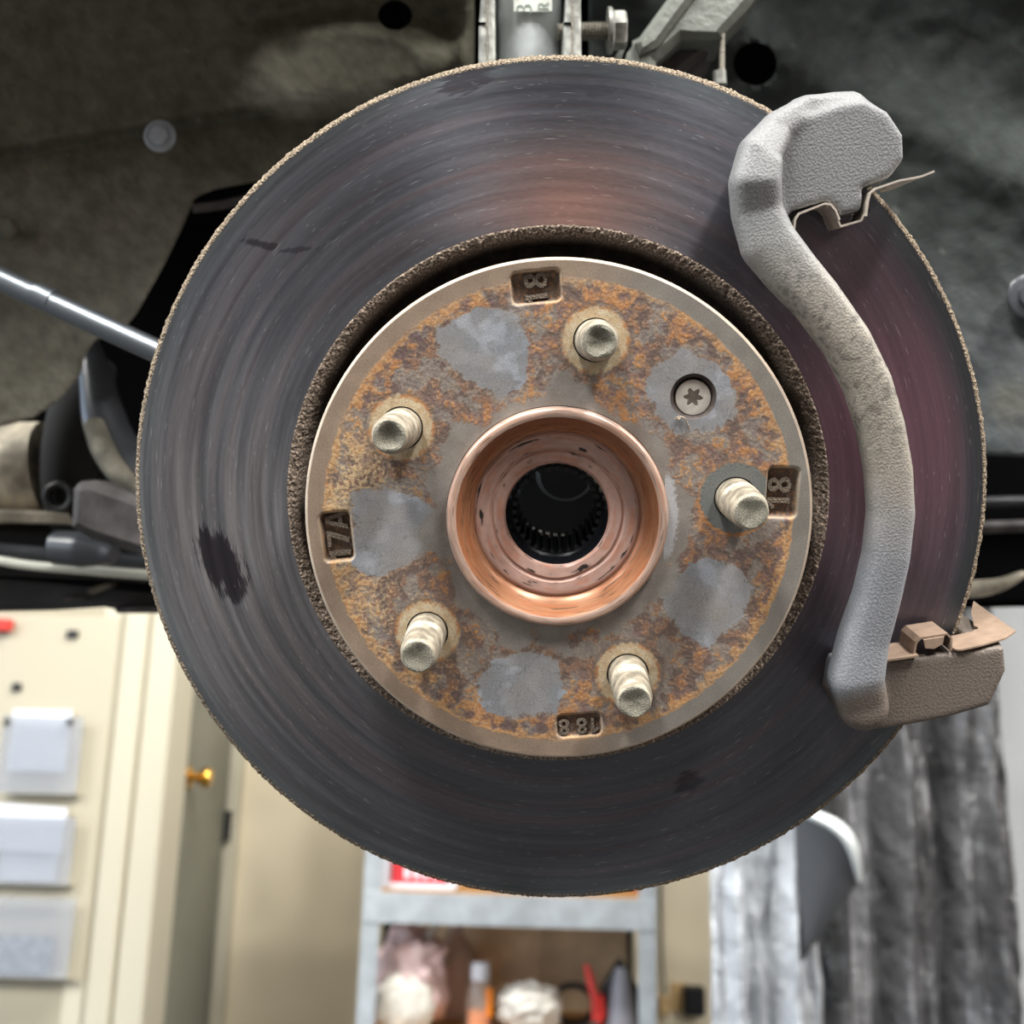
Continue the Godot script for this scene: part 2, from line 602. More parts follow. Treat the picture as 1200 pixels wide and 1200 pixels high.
func background() -> void:
	# grey door standing open, seen nearly edge on
	var free := on_z(206, 911, -3.36)
	var hinge := on_z(261, 911, -4.04)
	var dv := hinge - free
	dv.y = 0
	var mid := (free + hinge) / 2
	var turn := atan2(-dv.z, dv.x)
	var d := thing("swung_door", "grey green door standing open with a brass knob", "door", Transform3D(Basis(Vector3.UP, turn), Vector3(mid.x, 0, mid.z)))
	var b := MB.new()
	b.box(Vector3(dv.length(), 2.06, 0.04), 0.003, Transform3D(Basis(), Vector3(0, 1.04, 0)))
	obj("door_leaf", b.mesh(20.0), M.door_paint, d)
	b = MB.new()
	var ky := free.y
	var kt := Transform3D(Basis(), Vector3(-dv.length() / 2 + 0.07, ky, 0.02))
	b.lathe([Vector2(0.0, -0.002), Vector2(0.033, 0.0), Vector2(0.033, 0.004), Vector2(0.027, 0.009), Vector2(0.013, 0.012), Vector2(0.012, 0.03), Vector2(0.02, 0.036), Vector2(0.029, 0.048), Vector2(0.03, 0.058), Vector2(0.024, 0.068), Vector2(0.0, 0.072)], 32, kt)
	obj("knob", b.mesh(40.0), M.brass, d)
	b = MB.new()
	b.box(Vector3(0.012, 0.1, 0.03), 0.002, Transform3D(Basis(), Vector3(dv.length() / 2 - 0.012, on_z(262, 968, -4.0).y, 0.03)))
	obj("hinge", b.mesh(20.0), M.black_steel, d)

	# clear file rack on the cream wall
	var r := thing("file_rack", "clear wall file rack with three pockets beside the door frame", "file rack", Transform3D())
	rect("back_panel", -40, 718, 96, 1152, -3.088, 0.008, "rack_plastic", r, 0.003)
	rect("clip", 78, 738, 90, 748, -3.078, 0.012, "black_plastic", r)
	rect("clip", 14, 800, 23, 810, -3.078, 0.012, "black_plastic", r)
	rect("clip", 4, 842, 10, 850, -3.035, 0.012, "black_plastic", r)
	rect("clip", 78, 842, 84, 850, -3.035, 0.012, "black_plastic", r)
	for q in [[4, 838, 88, 932], [-30, 955, 80, 1038], [-30, 1050, 78, 1148]]:
		rect("pocket", q[0], q[1], q[2], q[3], -3.04, 0.006, "clear_pocket", r)
		rect("pocket_floor", q[0], q[3] - 4, q[2], q[3], -3.045, 0.042, "rack_plastic", r, 0.001)
	var o := rect("paper_sheet", 16, 831, 76, 905, -3.06, 0.004, "paper", null, 0.001, 0.01)
	tag(o, "white folded paper in the topmost clear pocket", "paper")
	o = rect("paper_sheet", -30, 942, 72, 1000, -3.052, 0.004, "paper", null, 0.001, -0.04)
	tag(o, "white printed sheet leaning out of the middle clear pocket", "paper")
	o = rect("paper_sheet", 4, 972, 64, 1034, -3.066, 0.003, "paper", null, 0.001, 0.02)
	tag(o, "small white slip inside the middle clear pocket", "paper")
	o = rect("card_pack", -20, 1096, 56, 1143, -3.05, 0.025, "grey_pack", null, 0.004, 0.02)
	tag(o, "grey blue pack of cards in the bottom clear pocket", "pack")
	o = rect("red_sign", -60, 723, 10, 739, -3.05, 0.03, "red_paint", null, 0.003)
	tag(o, "red sign at the top of the cream wall over the file rack", "sign")

	shelf()
	tarps()


func shelf() -> void:
	var zf := -3.2
	var zb := -3.62
	var s := thing("steel_shelf", "grey steel shelf unit with particle board shelves", "shelf", Transform3D())
	var xl := on_z(423, 1100, zf).x
	var xr := on_z(769, 1100, zf).x
	var top := on_z(600, 1049, zf).y
	var low := on_z(600, 1222, zf).y
	var w := 0.048
	for e in [[xl, 1, zf, 1, "shelf_steel"], [xr, -1, zf, 1, "shelf_steel"], [xl + 0.022, 1, zb, -1, "black_steel"], [xr - 0.022, -1, zb, -1, "black_steel"]]:
		var b := MB.new()
		var hgt := 1.85
		b.box(Vector3(w, hgt, 0.003), 0.001, Transform3D(Basis(), Vector3(e[0] + e[1] * w / 2, hgt / 2, e[2])))
		b.box(Vector3(0.003, hgt, w), 0.001, Transform3D(Basis(), Vector3(e[0], hgt / 2, e[2] - e[3] * w / 2)))
		var post := obj("post", b.mesh(20.0), M[e[4]], s)
		if e[4] == "black_steel" and e[1] == 1:
			var q := MB.new()
			q.lathe([Vector2(0.008, 0), Vector2(0.008, 0.003), Vector2(0.0, 0.005)], 16, Transform3D(Basis(), Vector3(e[0] + 0.03, on_z(458, 1098, zb).y, e[2] + 0.0016)))
			obj("bolt", q.mesh(40.0), M.bolt_steel, post)
	for y in [top, low, top + 0.62]:
		for z in [zf, zb]:
			var b := MB.new()
			b.box(Vector3(xr - xl, 0.082, 0.003), 0.001, Transform3D(Basis(), Vector3((xl + xr) / 2, y - 0.041, z + (0.004 if z == zf else -0.004))))
			b.box(Vector3(xr - xl, 0.003, 0.03), 0.001, Transform3D(Basis(), Vector3((xl + xr) / 2, y - 0.014, z + (-0.012 if z == zf else 0.012))))
			obj("beam", b.mesh(20.0), M.shelf_steel, s)
		var b2 := MB.new()
		b2.box(Vector3(xr - xl - 0.012, 0.012, zf - zb - 0.006), 0.002, Transform3D(Basis(), Vector3((xl + xr) / 2, y - 0.006, (zf + zb) / 2)))
		obj("shelf_board", b2.mesh(20.0), M.particle_board, s)

	# cardboard leaning at the back of the lower shelf
	var cz := zb - 0.02
	for q in [[470, 631, "cardboard", "lighter brown cardboard sheet behind the bottle and the pink bag"], [632, 734, "cardboard_dark", "darker brown cardboard sheet behind the red pliers"]]:
		var a := on_z(q[0], 1085, cz)
		var c := on_z(q[1], 1085, cz)
		var b := MB.new()
		b.box(Vector3(c.x - a.x, top - 0.1 - low, 0.008), 0.002)
		var o := obj("cardboard_sheet", b.mesh(20.0), M[q[2]], null, Transform3D(Basis(), Vector3((a.x + c.x) / 2, low + (top - 0.1 - low) / 2, zb + (0.02 if q[0] > 600 else 0.03))))
		tag(o, q[3], "cardboard")

	# on the upper shelf
	var t := thing("tool_box", "red and white cardboard box on the upper shelf board", "box", Transform3D(Basis(), Vector3(on_z(492, 1044, zf - 0.1).x, top, zf - 0.12)))
	var b3 := MB.new()
	b3.box(Vector3(0.16, 0.1, 0.12), 0.003, Transform3D(Basis(), Vector3(0, 0.058, 0)))
	obj("carton", b3.mesh(20.0), M.red_print, t)
	b3 = MB.new()
	b3.box(Vector3(0.19, 0.016, 0.15), 0.004, Transform3D(Basis(), Vector3(0.01, 0.008, 0)))
	obj("tray", b3.mesh(20.0), M.paper, t)
	for i in 4:
		b3 = MB.new()
		b3.box(Vector3(0.016, 0.03, 0.002), 0.0004, Transform3D(Basis(Vector3.BACK, 0.2 * (i % 2)), Vector3(-0.035 + i * 0.026, 0.045, 0.061)))
		obj("white_print", b3.mesh(20.0), M.paper, t)
	var sp := obj("spray_can", lathe_mesh([Vector2(0, 0), Vector2(0.022, 0), Vector2(0.024, 0.003), Vector2(0.024, 0.1), Vector2(0.021, 0.112), Vector2(0.014, 0.12), Vector2(0.013, 0.138), Vector2(0, 0.139)], 24), M.paper, null, Transform3D(Basis(Vector3.RIGHT, -PI / 2), Vector3(on_z(453, 1040, zf - 0.1).x, top, zf - 0.1)))
	tag(sp, "pale can left of the red box on the upper shelf", "can")
	var rb := MB.new()
	rb.box(Vector3(0.07, 0.05, 0.1), 0.004, Transform3D(Basis(), Vector3(0, 0.025, 0)))
	var ro := obj("red_case", rb.mesh(20.0), M.red_paint, null, Transform3D(Basis(), Vector3(on_z(738, 1044, zf - 0.2).x, top, zf - 0.25)))
	tag(ro, "small red case at the right end of the upper shelf", "case")

	# on the lower shelf
	var n := fnl(5, 2.2, 3)
	var bag := thing("plastic_bag", "crumpled pink and white plastic bag on the lower shelf", "bag", Transform3D(Basis(), Vector3(on_z(478, 1200, -3.36).x, low, -3.36)))
	var bb := MB.new()
	bb.blob(Vector3(0, 0.125, 0), Vector3(0.105, 0.135, 0.09), 36, 24, func(d: Vector3) -> float: return clampf(1.0 + 0.35 * n.get_noise_3dv(d * 0.8) + 0.12 * n.get_noise_3dv(d * 3.0), 0.6, 1.25), true)
	obj("bag_body", bb.mesh(180.0), M.pink_bag, bag)
	bb = MB.new()
	bb.tube([Vector3(0.03, 0.2, 0), Vector3(0.06, 0.26, 0.01), Vector3(0.09, 0.3, 0.01), Vector3(0.125, 0.325, 0)], [0.03, 0.022, 0.016, 0.02], 10, true, 0.5)
	obj("bag_handle", bb.mesh(60.0), M.white_bag, bag)
	bb = MB.new()
	bb.blob(Vector3(-0.005, 0.07, 0.078), Vector3(0.08, 0.085, 0.03), 24, 16, func(d: Vector3) -> float: return 1.0 + 0.3 * n.get_noise_3dv(d * 1.4), true)
	obj("white_panel", bb.mesh(180.0), M.white_bag, bag)

	var jug := obj("oil_jug", lathe_mesh([Vector2(0, 0), Vector2(0.058, 0), Vector2(0.06, 0.01), Vector2(0.06, 0.15), Vector2(0.045, 0.2), Vector2(0.022, 0.23), Vector2(0.022, 0.26), Vector2(0, 0.262)], 32), M.jug_plastic, null, Transform3D(Basis(Vector3.RIGHT, -PI / 2), Vector3(on_z(530, 1200, -3.5).x, low, -3.5)))
	tag(jug, "dim brown plastic jug between the pink bag and the clear bottle", "jug")
	var bt := thing("squeeze_bottle", "clear bottle with white cap and orange liquid on the lower shelf", "bottle", Transform3D(Basis(), Vector3(on_z(561, 1200, -3.34).x, low, -3.34)))
	var up := Transform3D(Basis(Vector3.RIGHT, -PI / 2), Vector3.ZERO)
	var capy := on_z(561, 1128, -3.34).y - low
	obj("bottle_body", lathe_mesh([Vector2(0, 0), Vector2(0.033, 0), Vector2(0.035, 0.004), Vector2(0.035, capy - 0.09), Vector2(0.03, capy - 0.06), Vector2(0.019, capy - 0.04), Vector2(0.019, capy - 0.02)], 32), M.clear_bottle, bt, up)
	obj("liquid", lathe_mesh([Vector2(0, 0.003), Vector2(0.031, 0.003), Vector2(0.031, on_z(561, 1183, -3.34).y - low), Vector2(0, on_z(561, 1183, -3.34).y - low)], 32), M.orange_liquid, bt, up)
	obj("cap", lathe_mesh([Vector2(0, capy - 0.045), Vector2(0.026, capy - 0.045), Vector2(0.026, capy - 0.006), Vector2(0.022, capy), Vector2(0, capy)], 24), M.paper, bt, up)
	var lb := MB.new()
	lb.box(Vector3(0.02, 0.075, 0.004), 0.0015, Transform3D(Basis(), Vector3(0.026, capy - 0.1, 0.025)))
	obj("paper_label", lb.mesh(20.0), M.orange_liquid, bt)

	var wb := MB.new()
	var hgt := on_z(620, 1153, -3.33).y - low
	wb.blob(Vector3(0, hgt * 0.5, 0), Vector3(0.088, hgt * 0.52, 0.07), 36, 24, func(d: Vector3) -> float: return clampf(1.0 + 0.3 * n.get_noise_3dv(d * 1.1 + Vector3(4, 1, 2)) + 0.14 * n.get_noise_3dv(d * 3.3), 0.6, 1.2), true)
	var wo := obj("white_bag", wb.mesh(180.0), M.white_bag, null, Transform3D(Basis(), Vector3(on_z(620, 1200, -3.33).x, low, -3.33)))
	tag(wo, "crumpled white cloth bag right of the clear bottle", "bag")

	var pl := thing("pliers", "red handled pliers lying among tools on the lower shelf", "pliers", Transform3D(Basis(), Vector3(on_z(697, 1200, -3.36).x, low, -3.36)))
	var pb := MB.new()
	pb.tube([Vector3(0.0, 0.02, 0.02), Vector3(0.0, 0.08, 0.0), Vector3(-0.012, 0.13, -0.02), Vector3(-0.025, 0.17, -0.03)], [0.01, 0.011, 0.012, 0.009], 12)
	obj("handle", pb.mesh(60.0), M.red_paint, pl)
	pb = MB.new()
	pb.tube([Vector3(0.0, 0.012, 0.02), Vector3(0.02, 0.05, 0.02), Vector3(0.012, 0.1, 0.02)], [0.012, 0.012, 0.01], 12)
	obj("handle", pb.mesh(60.0), M.red_paint, pl)
	pb = MB.new()
	pb.tube([Vector3(0.005, 0.02, 0.03), Vector3(-0.06, 0.01, 0.05)], [0.014, 0.006], 12)
	obj("jaw", pb.mesh(60.0), M.black_steel, pl)

	var hose := MB.new()
	var ring := []
	for i in 25: ring.append(Vector3(cos(TAU * i / 24.0) * 0.06, 0.06 + sin(TAU * i / 24.0) * 0.05, 0.0))
	hose.tube(ring, [0.009], 10, false)
	var ho := obj("cable_coil", hose.mesh(60.0), M.black_plastic, null, Transform3D(Basis(Vector3.RIGHT, -0.3), Vector3(on_z(672, 1200, -3.4).x, low, -3.4)))
	tag(ho, "coil of black cable left of the red pliers", "cable")

	var gl := thing("power_tool", "grey and black power tool standing at the shelf's end", "tool", Transform3D(Basis(), Vector3(on_z(728, 1200, -3.36).x, low, -3.36)))
	pb = MB.new()
	pb.tube([Vector3(0, 0, 0), Vector3(0, 0.06, 0), Vector3(0, 0.12, -0.01), Vector3(0.002, 0.165, -0.02)], [0.045, 0.04, 0.026, 0.018], 20)
	obj("nose_cone", pb.mesh(60.0), M.grey_plastic, gl)
	pb = MB.new()
	pb.tube([Vector3(-0.045, 0.014, -0.05), Vector3(-0.035, 0.1, -0.05), Vector3(0.0, 0.17, -0.05), Vector3(0.035, 0.1, -0.05), Vector3(0.055, 0.014, -0.05)], [0.022], 14)
	obj("motor_body", pb.mesh(60.0), M.black_plastic, gl)

	# on the wall right of the shelf
	var wz := -4.098
	var oa := thing("wall_socket", "tan wall socket plate beside the shelf's right post", "socket", Transform3D())
	rect("plate", 786, 1152, 806, 1186, wz + 0.008, 0.008, "tan_plastic", oa)
	var ad := thing("power_adapter", "black power adapter plugged in near the silver tarp", "adapter", Transform3D())
	rect("adapter_body", 802, 1157, 827, 1192, wz + 0.06, 0.055, "black_plastic", ad, 0.006)
	rect("prong", 806, 1166, 812, 1176, wz + 0.012, 0.02, "bolt_steel", ad, 0.001)
	var pg := thing("cord_plug", "tan plug with a thin cord behind the shelf's right post", "plug", Transform3D())
	rect("plug_body", 773, 1168, 785, 1191, wz + 0.04, 0.035, "tan_plastic", pg, 0.005)
	var cb := MB.new()
	cb.tube([on_z(779, 1169, wz + 0.02), on_z(778, 1150, wz + 0.02), on_z(775, 1110, wz + 0.015), on_z(774, 1050, wz + 0.012), on_z(775, 960, wz + 0.012)], [0.004], 8)
	obj("cord", cb.mesh(60.0), M.black_plastic, pg)


func lathe_mesh(prof: Array, seg := 32) -> ArrayMesh:
	var b := MB.new()
	b.lathe(prof, seg)
	return b.mesh(35.0)


func hanging(x0: float, x1: float, y0: float, y1: float, z: float, folds: Callable, nx: int, ny: int) -> ArrayMesh:
	var rows := []
	var cols := []
	for i in ny + 1:
		var row := []
		var cr := []
		for k in nx + 1:
			var u := float(k) / nx
			var w := float(i) / ny
			var q: Vector3 = folds.call(u, w)
			row.append(Vector3(lerpf(x0, x1, u) + q.x, lerpf(y1, y0, w), z + q.y))
			cr.append(Color(q.z, q.z, q.z))
		rows.append(row)
		cols.append(cr)
	var b := MB.new()
	b.sheet(rows, cols, 0.003)
	return b.mesh(180.0, true)


func tarps() -> void:
	var n := fnl(21, 1.0, 4)
	var z := -2.5
	var s := thing("silver_tarp", "pale silver plastic sheet hanging right of the steel shelf", "tarp", Transform3D())
	var xa := on_z(832, 1080, z).x
	var xb := on_z(966, 1080, z).x
	obj("sheet", hanging(xa, xb, 0.02, 2.6, z, func(u: float, w: float) -> Vector3:
		var f := 0.035 * sin(u * 11.0 + 1.2 * n.get_noise_2d(w * 2.0, 3.0)) + 0.02 * sin(u * 27.0 + w * 2.0)
		f += 0.02 * n.get_noise_2d(u * 5.0, w * 9.0) + 0.008 * n.get_noise_2d(u * 14.0, w * 40.0)
		return Vector3(0.025 * n.get_noise_2d(w * 5.0, 8.0) * u, f, 1.0), 70, 150), M.silver_tarp, s)
	# a corner of the sheet folded forward
	var fc := MB.new()
	var tl := on_z(930, 955, z + 0.06)
	var tr := on_z(1004, 1036, z + 0.1)
	var bl := on_z(938, 1130, z + 0.03)
	var rows := []
	for i in 13:
		var row := []
		var w := i / 12.0
		for k in 13:
			var u := k / 12.0
			var q := tl.lerp(bl, w).lerp(tr.lerp(bl, w), u)
			q.z += 0.05 * sin(PI * u) * (1.0 - w)
			q += Vector3(0.02, 0.03, 0) * sin(PI * u) * (1.0 - w)
			row.append(q)
		rows.append(row)
	fc.sheet(rows, [], 0.003)
	obj("folded_corner", fc.mesh(180.0), M.black_tarp_plain, s)
	var hm := MB.new()
	var hp := []
	for k in 13: hp.append(rows[0][k] + Vector3(0.004, 0.008, 0.006))
	hm.tube(hp, [0.006, 0.012, 0.016, 0.018, 0.019, 0.02, 0.02, 0.02, 0.019, 0.018, 0.015, 0.012, 0.006], 10, true, 0.6)
	obj("hem", hm.mesh(60.0), M.hem_white, s)

	var ya := on_z(962, 1060, z - 0.12).x
	var yb := on_z(1196, 1060, z - 0.12).x
	var dk := obj("black_tarp", hanging(ya, yb, 0.02, 2.6, z - 0.12, func(u: float, w: float) -> Vector3:
		var f := 0.05 * sin(u * 17.0 + 0.8 * n.get_noise_2d(w * 2.0, 31.0)) + 0.02 * sin(u * 43.0 + w * 3.0)
		f += 0.03 * n.get_noise_2d(u * 7.0, w * 5.0 + 20.0) + 0.007 * n.get_noise_2d(u * 22.0, w * 26.0 + 50.0)
		return Vector3(-0.03 * w * (1.0 - u), f, lerpf(0.3 + 0.25 * n.get_noise_2d(u * 4.0, w * 3.0), 0.85, smoothstep(0.16, 0.2, u) * smoothstep(0.36, 0.3, u))), 130, 190), M.black_tarp)
	tag(dk, "black wrinkled plastic sheet hanging below the caliper bracket", "tarp")


# ---------------------------------------------------------------- the car round the brake
# A shell over the photograph's plane, cut where sd > 0, at the depth that deep() gives
func shell(x0: float, x1: float, y0: float, y1: float, cell: float, sd: Callable, deep: Callable, paint: Callable, thick := 0.003) -> ArrayMesh:
	var nx := int((x1 - x0) / cell) + 1
	var ny := int((y1 - y0) / cell) + 1
	var b := MB.new()
	var id := PackedInt32Array()
	id.resize(nx * ny)
	var pts := PackedVector2Array()
	for j in ny:
		for i in nx:
			var q := Vector2(x0 + i * cell, y0 + j * cell)
			var d: float = sd.call(q)
			if absf(d) < cell * 0.55:
				var g := Vector2(sd.call(q + Vector2(0.5, 0)) - sd.call(q - Vector2(0.5, 0)), sd.call(q + Vector2(0, 0.5)) - sd.call(q - Vector2(0, 0.5)))
				if g.length() > 0.01: q -= g.normalized() * d
				d = 0.0
			id[j * nx + i] = -1
			if d <= 0.0:
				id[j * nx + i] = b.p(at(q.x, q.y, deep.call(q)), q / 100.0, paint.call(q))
				pts.append(q)
	for j in ny - 1:
		for i in nx - 1:
			var a := id[j * nx + i]
			var c := id[j * nx + i + 1]
			var d := id[(j + 1) * nx + i + 1]
			var e := id[(j + 1) * nx + i]
			if a >= 0 and e >= 0 and d >= 0: b.tri(a, e, d)
			if a >= 0 and d >= 0 and c >= 0: b.tri(a, d, c)
			if (a < 0 or d < 0) and c >= 0 and e >= 0:
				if a >= 0: b.tri(a, e, c)
				elif d >= 0: b.tri(c, e, d)
	# the back, and the rim between
	var nf := b.v.size()
	var front := b.t.duplicate()
	var seen := {}
	for i in nf: b.p(b.v[i] + (b.v[i] - cam_at).normalized() * thick, b.uv[i], b.col[i])
	for i in range(0, front.size(), 3):
		b.tri(front[i] + nf, front[i + 2] + nf, front[i + 1] + nf)
		for k in 3:
			seen[Vector2i(front[i + k], front[i + (k + 1) % 3])] = true
	for e in seen.keys():
		if not seen.has(Vector2i(e.y, e.x)):
			b.quad(e.x, e.x + nf, e.y + nf, e.y)
	return b.mesh(180.0, true)


func poly_sd(q: Vector2, poly: PackedVector2Array) -> float:   # negative inside
	var best := 1e9
	var inside := false
	var n := poly.size()
	for i in n:
		var a := poly[i]
		var b := poly[(i + 1) % n]
		var e := b - a
		var w := q - a
		var h := clampf(w.dot(e) / e.length_squared(), 0.0, 1.0)
		best = minf(best, (w - e * h).length_squared())
		if (a.y > q.y) != (b.y > q.y) and q.x < (b.x - a.x) * (q.y - a.y) / (b.y - a.y) + a.x: inside = not inside
	return -sqrt(best) if inside else sqrt(best)


func lin(r: float, g: float, b: float) -> Color:
	return Color(r / 255.0, g / 255.0, b / 255.0).srgb_to_linear()


func tube_px(path: Array, seg := 24, flat := 1.0, caps := true) -> ArrayMesh:   # path of [x, y, depth, half width in pixels]
	var pts := []
	var rad := []
	for q in path:
		pts.append(at(q[0], q[1], q[2]))
		rad.append(q[3] / F * q[2])
	# smooth the path
	var cp := []
	var cr := []
	for i in pts.size() - 1:
		var p0: Vector3 = pts[maxi(i - 1, 0)]
		var p3: Vector3 = pts[mini(i + 2, pts.size() - 1)]
		for k in 6:
			var f := k / 6.0
			cp.append(pts[i].cubic_interpolate(pts[i + 1], p0, p3, f))
			cr.append(lerpf(rad[i], rad[i + 1], f))
	cp.append(pts[-1])
	cr.append(rad[-1])
	var b := MB.new()
	b.tube(cp, cr, seg, caps, flat)
	return b.mesh(50.0)


func plate_px(poly: Array, d: float, thick: float, bevel := 0.002, slope := Vector2.ZERO) -> ArrayMesh:   # an outline in the photograph as a plate of real thickness at depth d
	var o := PackedVector2Array()
	for q in poly: o.append(Vector2((q[0] - 600.0) / F * d, (600.0 - q[1]) / F * d))
	var b := MB.new()
	b.prism(o, -thick, 0.0, bevel)
	return b.mesh(25.0)


func facing(d: float) -> Transform3D:   # where plate_px() stands
	return Transform3D(cam_turn, at(600, 600, d))


func car() -> void:
	var n := fnl(31, 0.012, 4)
	var n2 := fnl(32, 0.05, 3)
	var hole_a := Vector2(463, 18)
	var hole_b := Vector2(885, 75)
	var left_poly := PackedVector2Array([Vector2(-420, -300), Vector2(556, -300), Vector2(556, 200), Vector2(300, 213), Vector2(252, 222), Vector2(228, 232), Vector2(216, 262), Vector2(190, 315), Vector2(160, 368), Vector2(138, 394), Vector2(112, 398), Vector2(100, 415), Vector2(94, 440), Vector2(70, 468), Vector2(40, 490), Vector2(0, 500), Vector2(-420, 520)])
	var sd_left := func(q: Vector2) -> float:
		var d := poly_sd(q, left_poly)
		return maxf(d, 20.0 - ((q - hole_a) * Vector2(1.0, 1.15)).length())
	var deep_left := func(q: Vector2) -> float:
		var crease := 172.0 - (q.x - 40.0) * 0.17
		var d := 0.66
		if q.y < crease: d -= 0.16 * pow((crease - q.y) / 400.0, 1.2)
		d += 0.016 * smoothstep(crease - 5.0, crease + 6.0, q.y)
		# a swage that catches road dust, pushed out of the arch
		var e := Vector2((q.x - 400.0) / 150.0, (q.y - 75.0) / 62.0).length()
		d -= 0.03 * (1.0 - smoothstep(0.55, 1.15, e)) * (1.0 - smoothstep(120.0, 142.0, q.y - (q.x - 290.0) * 0.2))
		d -= 0.012 * exp(-pow((q.x - 545.0) / 12.0, 2.0))
		return d + 0.0025 * n.get_noise_2dv(q)
	var paint_left := func(q: Vector2) -> Color:
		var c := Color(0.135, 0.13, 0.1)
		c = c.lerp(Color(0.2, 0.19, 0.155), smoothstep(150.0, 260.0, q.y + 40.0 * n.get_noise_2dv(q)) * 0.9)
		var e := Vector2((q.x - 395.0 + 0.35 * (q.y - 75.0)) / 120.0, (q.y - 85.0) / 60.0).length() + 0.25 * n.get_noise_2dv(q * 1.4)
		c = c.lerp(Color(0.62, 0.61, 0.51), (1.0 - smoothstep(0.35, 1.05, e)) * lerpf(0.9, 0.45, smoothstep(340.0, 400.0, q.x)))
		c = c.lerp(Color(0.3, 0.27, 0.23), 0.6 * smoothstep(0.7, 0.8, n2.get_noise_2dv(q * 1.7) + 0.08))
		var crz := q.y - 168.0 + (q.x - 40.0) * 0.17
		c = c.lerp(Color(0.2, 0.19, 0.16), 0.5 * exp(-pow((crz + 4.0) / 4.0, 2.0)) * smoothstep(-0.1, 0.3, n.get_noise_2dv(q * 2.0)))
		return c * (1.0 + 0.26 * n2.get_noise_2dv(q * 0.8) + 0.2 * n2.get_noise_2dv(q * 3.0))
	var ln := thing("wheel_arch_liner", "dusty dark felt wheel arch liner left of the strut", "arch liner", Transform3D())
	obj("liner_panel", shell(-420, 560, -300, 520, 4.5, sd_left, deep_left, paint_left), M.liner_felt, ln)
	obj("return_flange", tube_px([[226, 244, 0.685, 9], [260, 240, 0.69, 9], [320, 226, 0.7, 9]], 12, 0.5), M.dull_grey, ln)
	var pin := thing("push_pin", "round grey push pin clip on the liner crease", "clip", Transform3D(cam_turn, at(188, 160, 0.646)))
	var b := MB.new()
	b.lathe([Vector2(0, -0.012), Vector2(0.004, -0.012), Vector2(0.004, 0), Vector2(0.0092, 0.0), Vector2(0.0094, 0.0012), Vector2(0.0086, 0.0022), Vector2(0.007, 0.0024)], 32)
	b.lathe([Vector2(0.007, 0.0024), Vector2(0.0068, 0.0016), Vector2(0.006, 0.0016), Vector2(0.0058, 0.0034), Vector2(0.005, 0.0042), Vector2(0.0, 0.0044)], 32)
	obj("pin_head", b.mesh(35.0), M.pin_plastic, pin)
	b = MB.new()
	b.lathe([Vector2(0, -0.01), Vector2(0.003, -0.01), Vector2(0.003, 0), Vector2(0.008, 0.0), Vector2(0.0078, 0.0015), Vector2(0.006, 0.003), Vector2(0.0, 0.0035)], 24)
	var pin2 := obj("liner_screw", b.mesh(35.0), M.arm_dirt, null, Transform3D(cam_turn, at(5, 268, 0.667)))
	tag(pin2, "small muddy screw head at the left edge of the liner", "screw")

	var sd_right := func(q: Vector2) -> float:
		var d := maxf(maxf(q.x - 1460.0, 690.0 - q.x), maxf(-300.0 - q.y, q.y - (534.0 + (q.x - 1157.0) * 0.04)))
		return maxf(d, 25.5 - (q - hole_b).length())
	var deep_right := func(q: Vector2) -> float:
		var d := 0.62 + 0.05 * smoothstep(1240.0, 900.0, q.x)
		if q.y < 140.0: d -= 0.09 * pow((140.0 - q.y) / 400.0, 1.3)
		d -= 0.015 * exp(-pow((q.y - 60.0 - (q.x - 900.0) * 0.5) / 60.0, 2.0))
		return d + 0.004 * n.get_noise_2dv(q * 0.8)
	var paint_right := func(q: Vector2) -> Color:
		var c := Color(0.055, 0.062, 0.06)
		c = c.lerp(Color(0.08, 0.088, 0.09), smoothstep(240.0, 420.0, q.y + 60.0 * n.get_noise_2dv(q)))
		c = c.lerp(Color(0.11, 0.105, 0.09), 0.6 * (1.0 - smoothstep(0.2, 1.0, Vector2((q.x - 1185.0) / 40.0, (q.y - 470.0) / 40.0).length())))
		c = c.lerp(Color(0.2, 0.2, 0.19), 0.5 * smoothstep(0.72, 0.82, n2.get_noise_2dv(q * 1.7) + 0.08))
		return c * (1.0 + 0.22 * n2.get_noise_2dv(q * 0.8))
	var lr := thing("wheel_arch_liner", "dark slate liner panel right of the brake disc", "arch liner", Transform3D())
	obj("liner_panel", shell(690, 1460, -300, 560, 6.0, sd_right, deep_right, paint_right), M.liner_felt, lr)
	b = MB.new()
	b.lathe([Vector2(0, -0.01), Vector2(0.005, -0.01), Vector2(0.005, 0), Vector2(0.0125, 0.0), Vector2(0.0128, 0.002), Vector2(0.0115, 0.003), Vector2(0.008, 0.0032), Vector2(0.007, 0.0055), Vector2(0.0, 0.006)], 32)
	var bo := obj("liner_bolt", b.mesh(35.0), M.arm_paint, null, Transform3D(cam_turn, at(1206, 348, 0.616)))
	tag(bo, "dark round bolt head on the liner at the right picture edge", "bolt")

	# black panels added behind and over the liners to keep light out
	b = MB.new()
	b.box(Vector3(1.7, 0.92, 0.03), 0.004)
	struct("wall_added_backing", b.mesh(20.0), M.cavity_black, "black panel added behind the liners to keep the gaps dark", Transform3D(cam_turn, at(600, 70, 1.04)))

	b = MB.new()
	b.box(Vector3(1.7, 0.03, 0.62), 0.004)
	struct("ceiling_added_blocker", b.mesh(20.0), M.cavity_black, "unseen black panel added over the wheel arch to block light", Transform3D(cam_turn, at(600, -470, 0.78)))
	strut()

	# left of the disc, from top to bottom
	var rod := thing("steel_rod", "shiny steel rod slanting from the left edge to the disc", "rod", Transform3D())
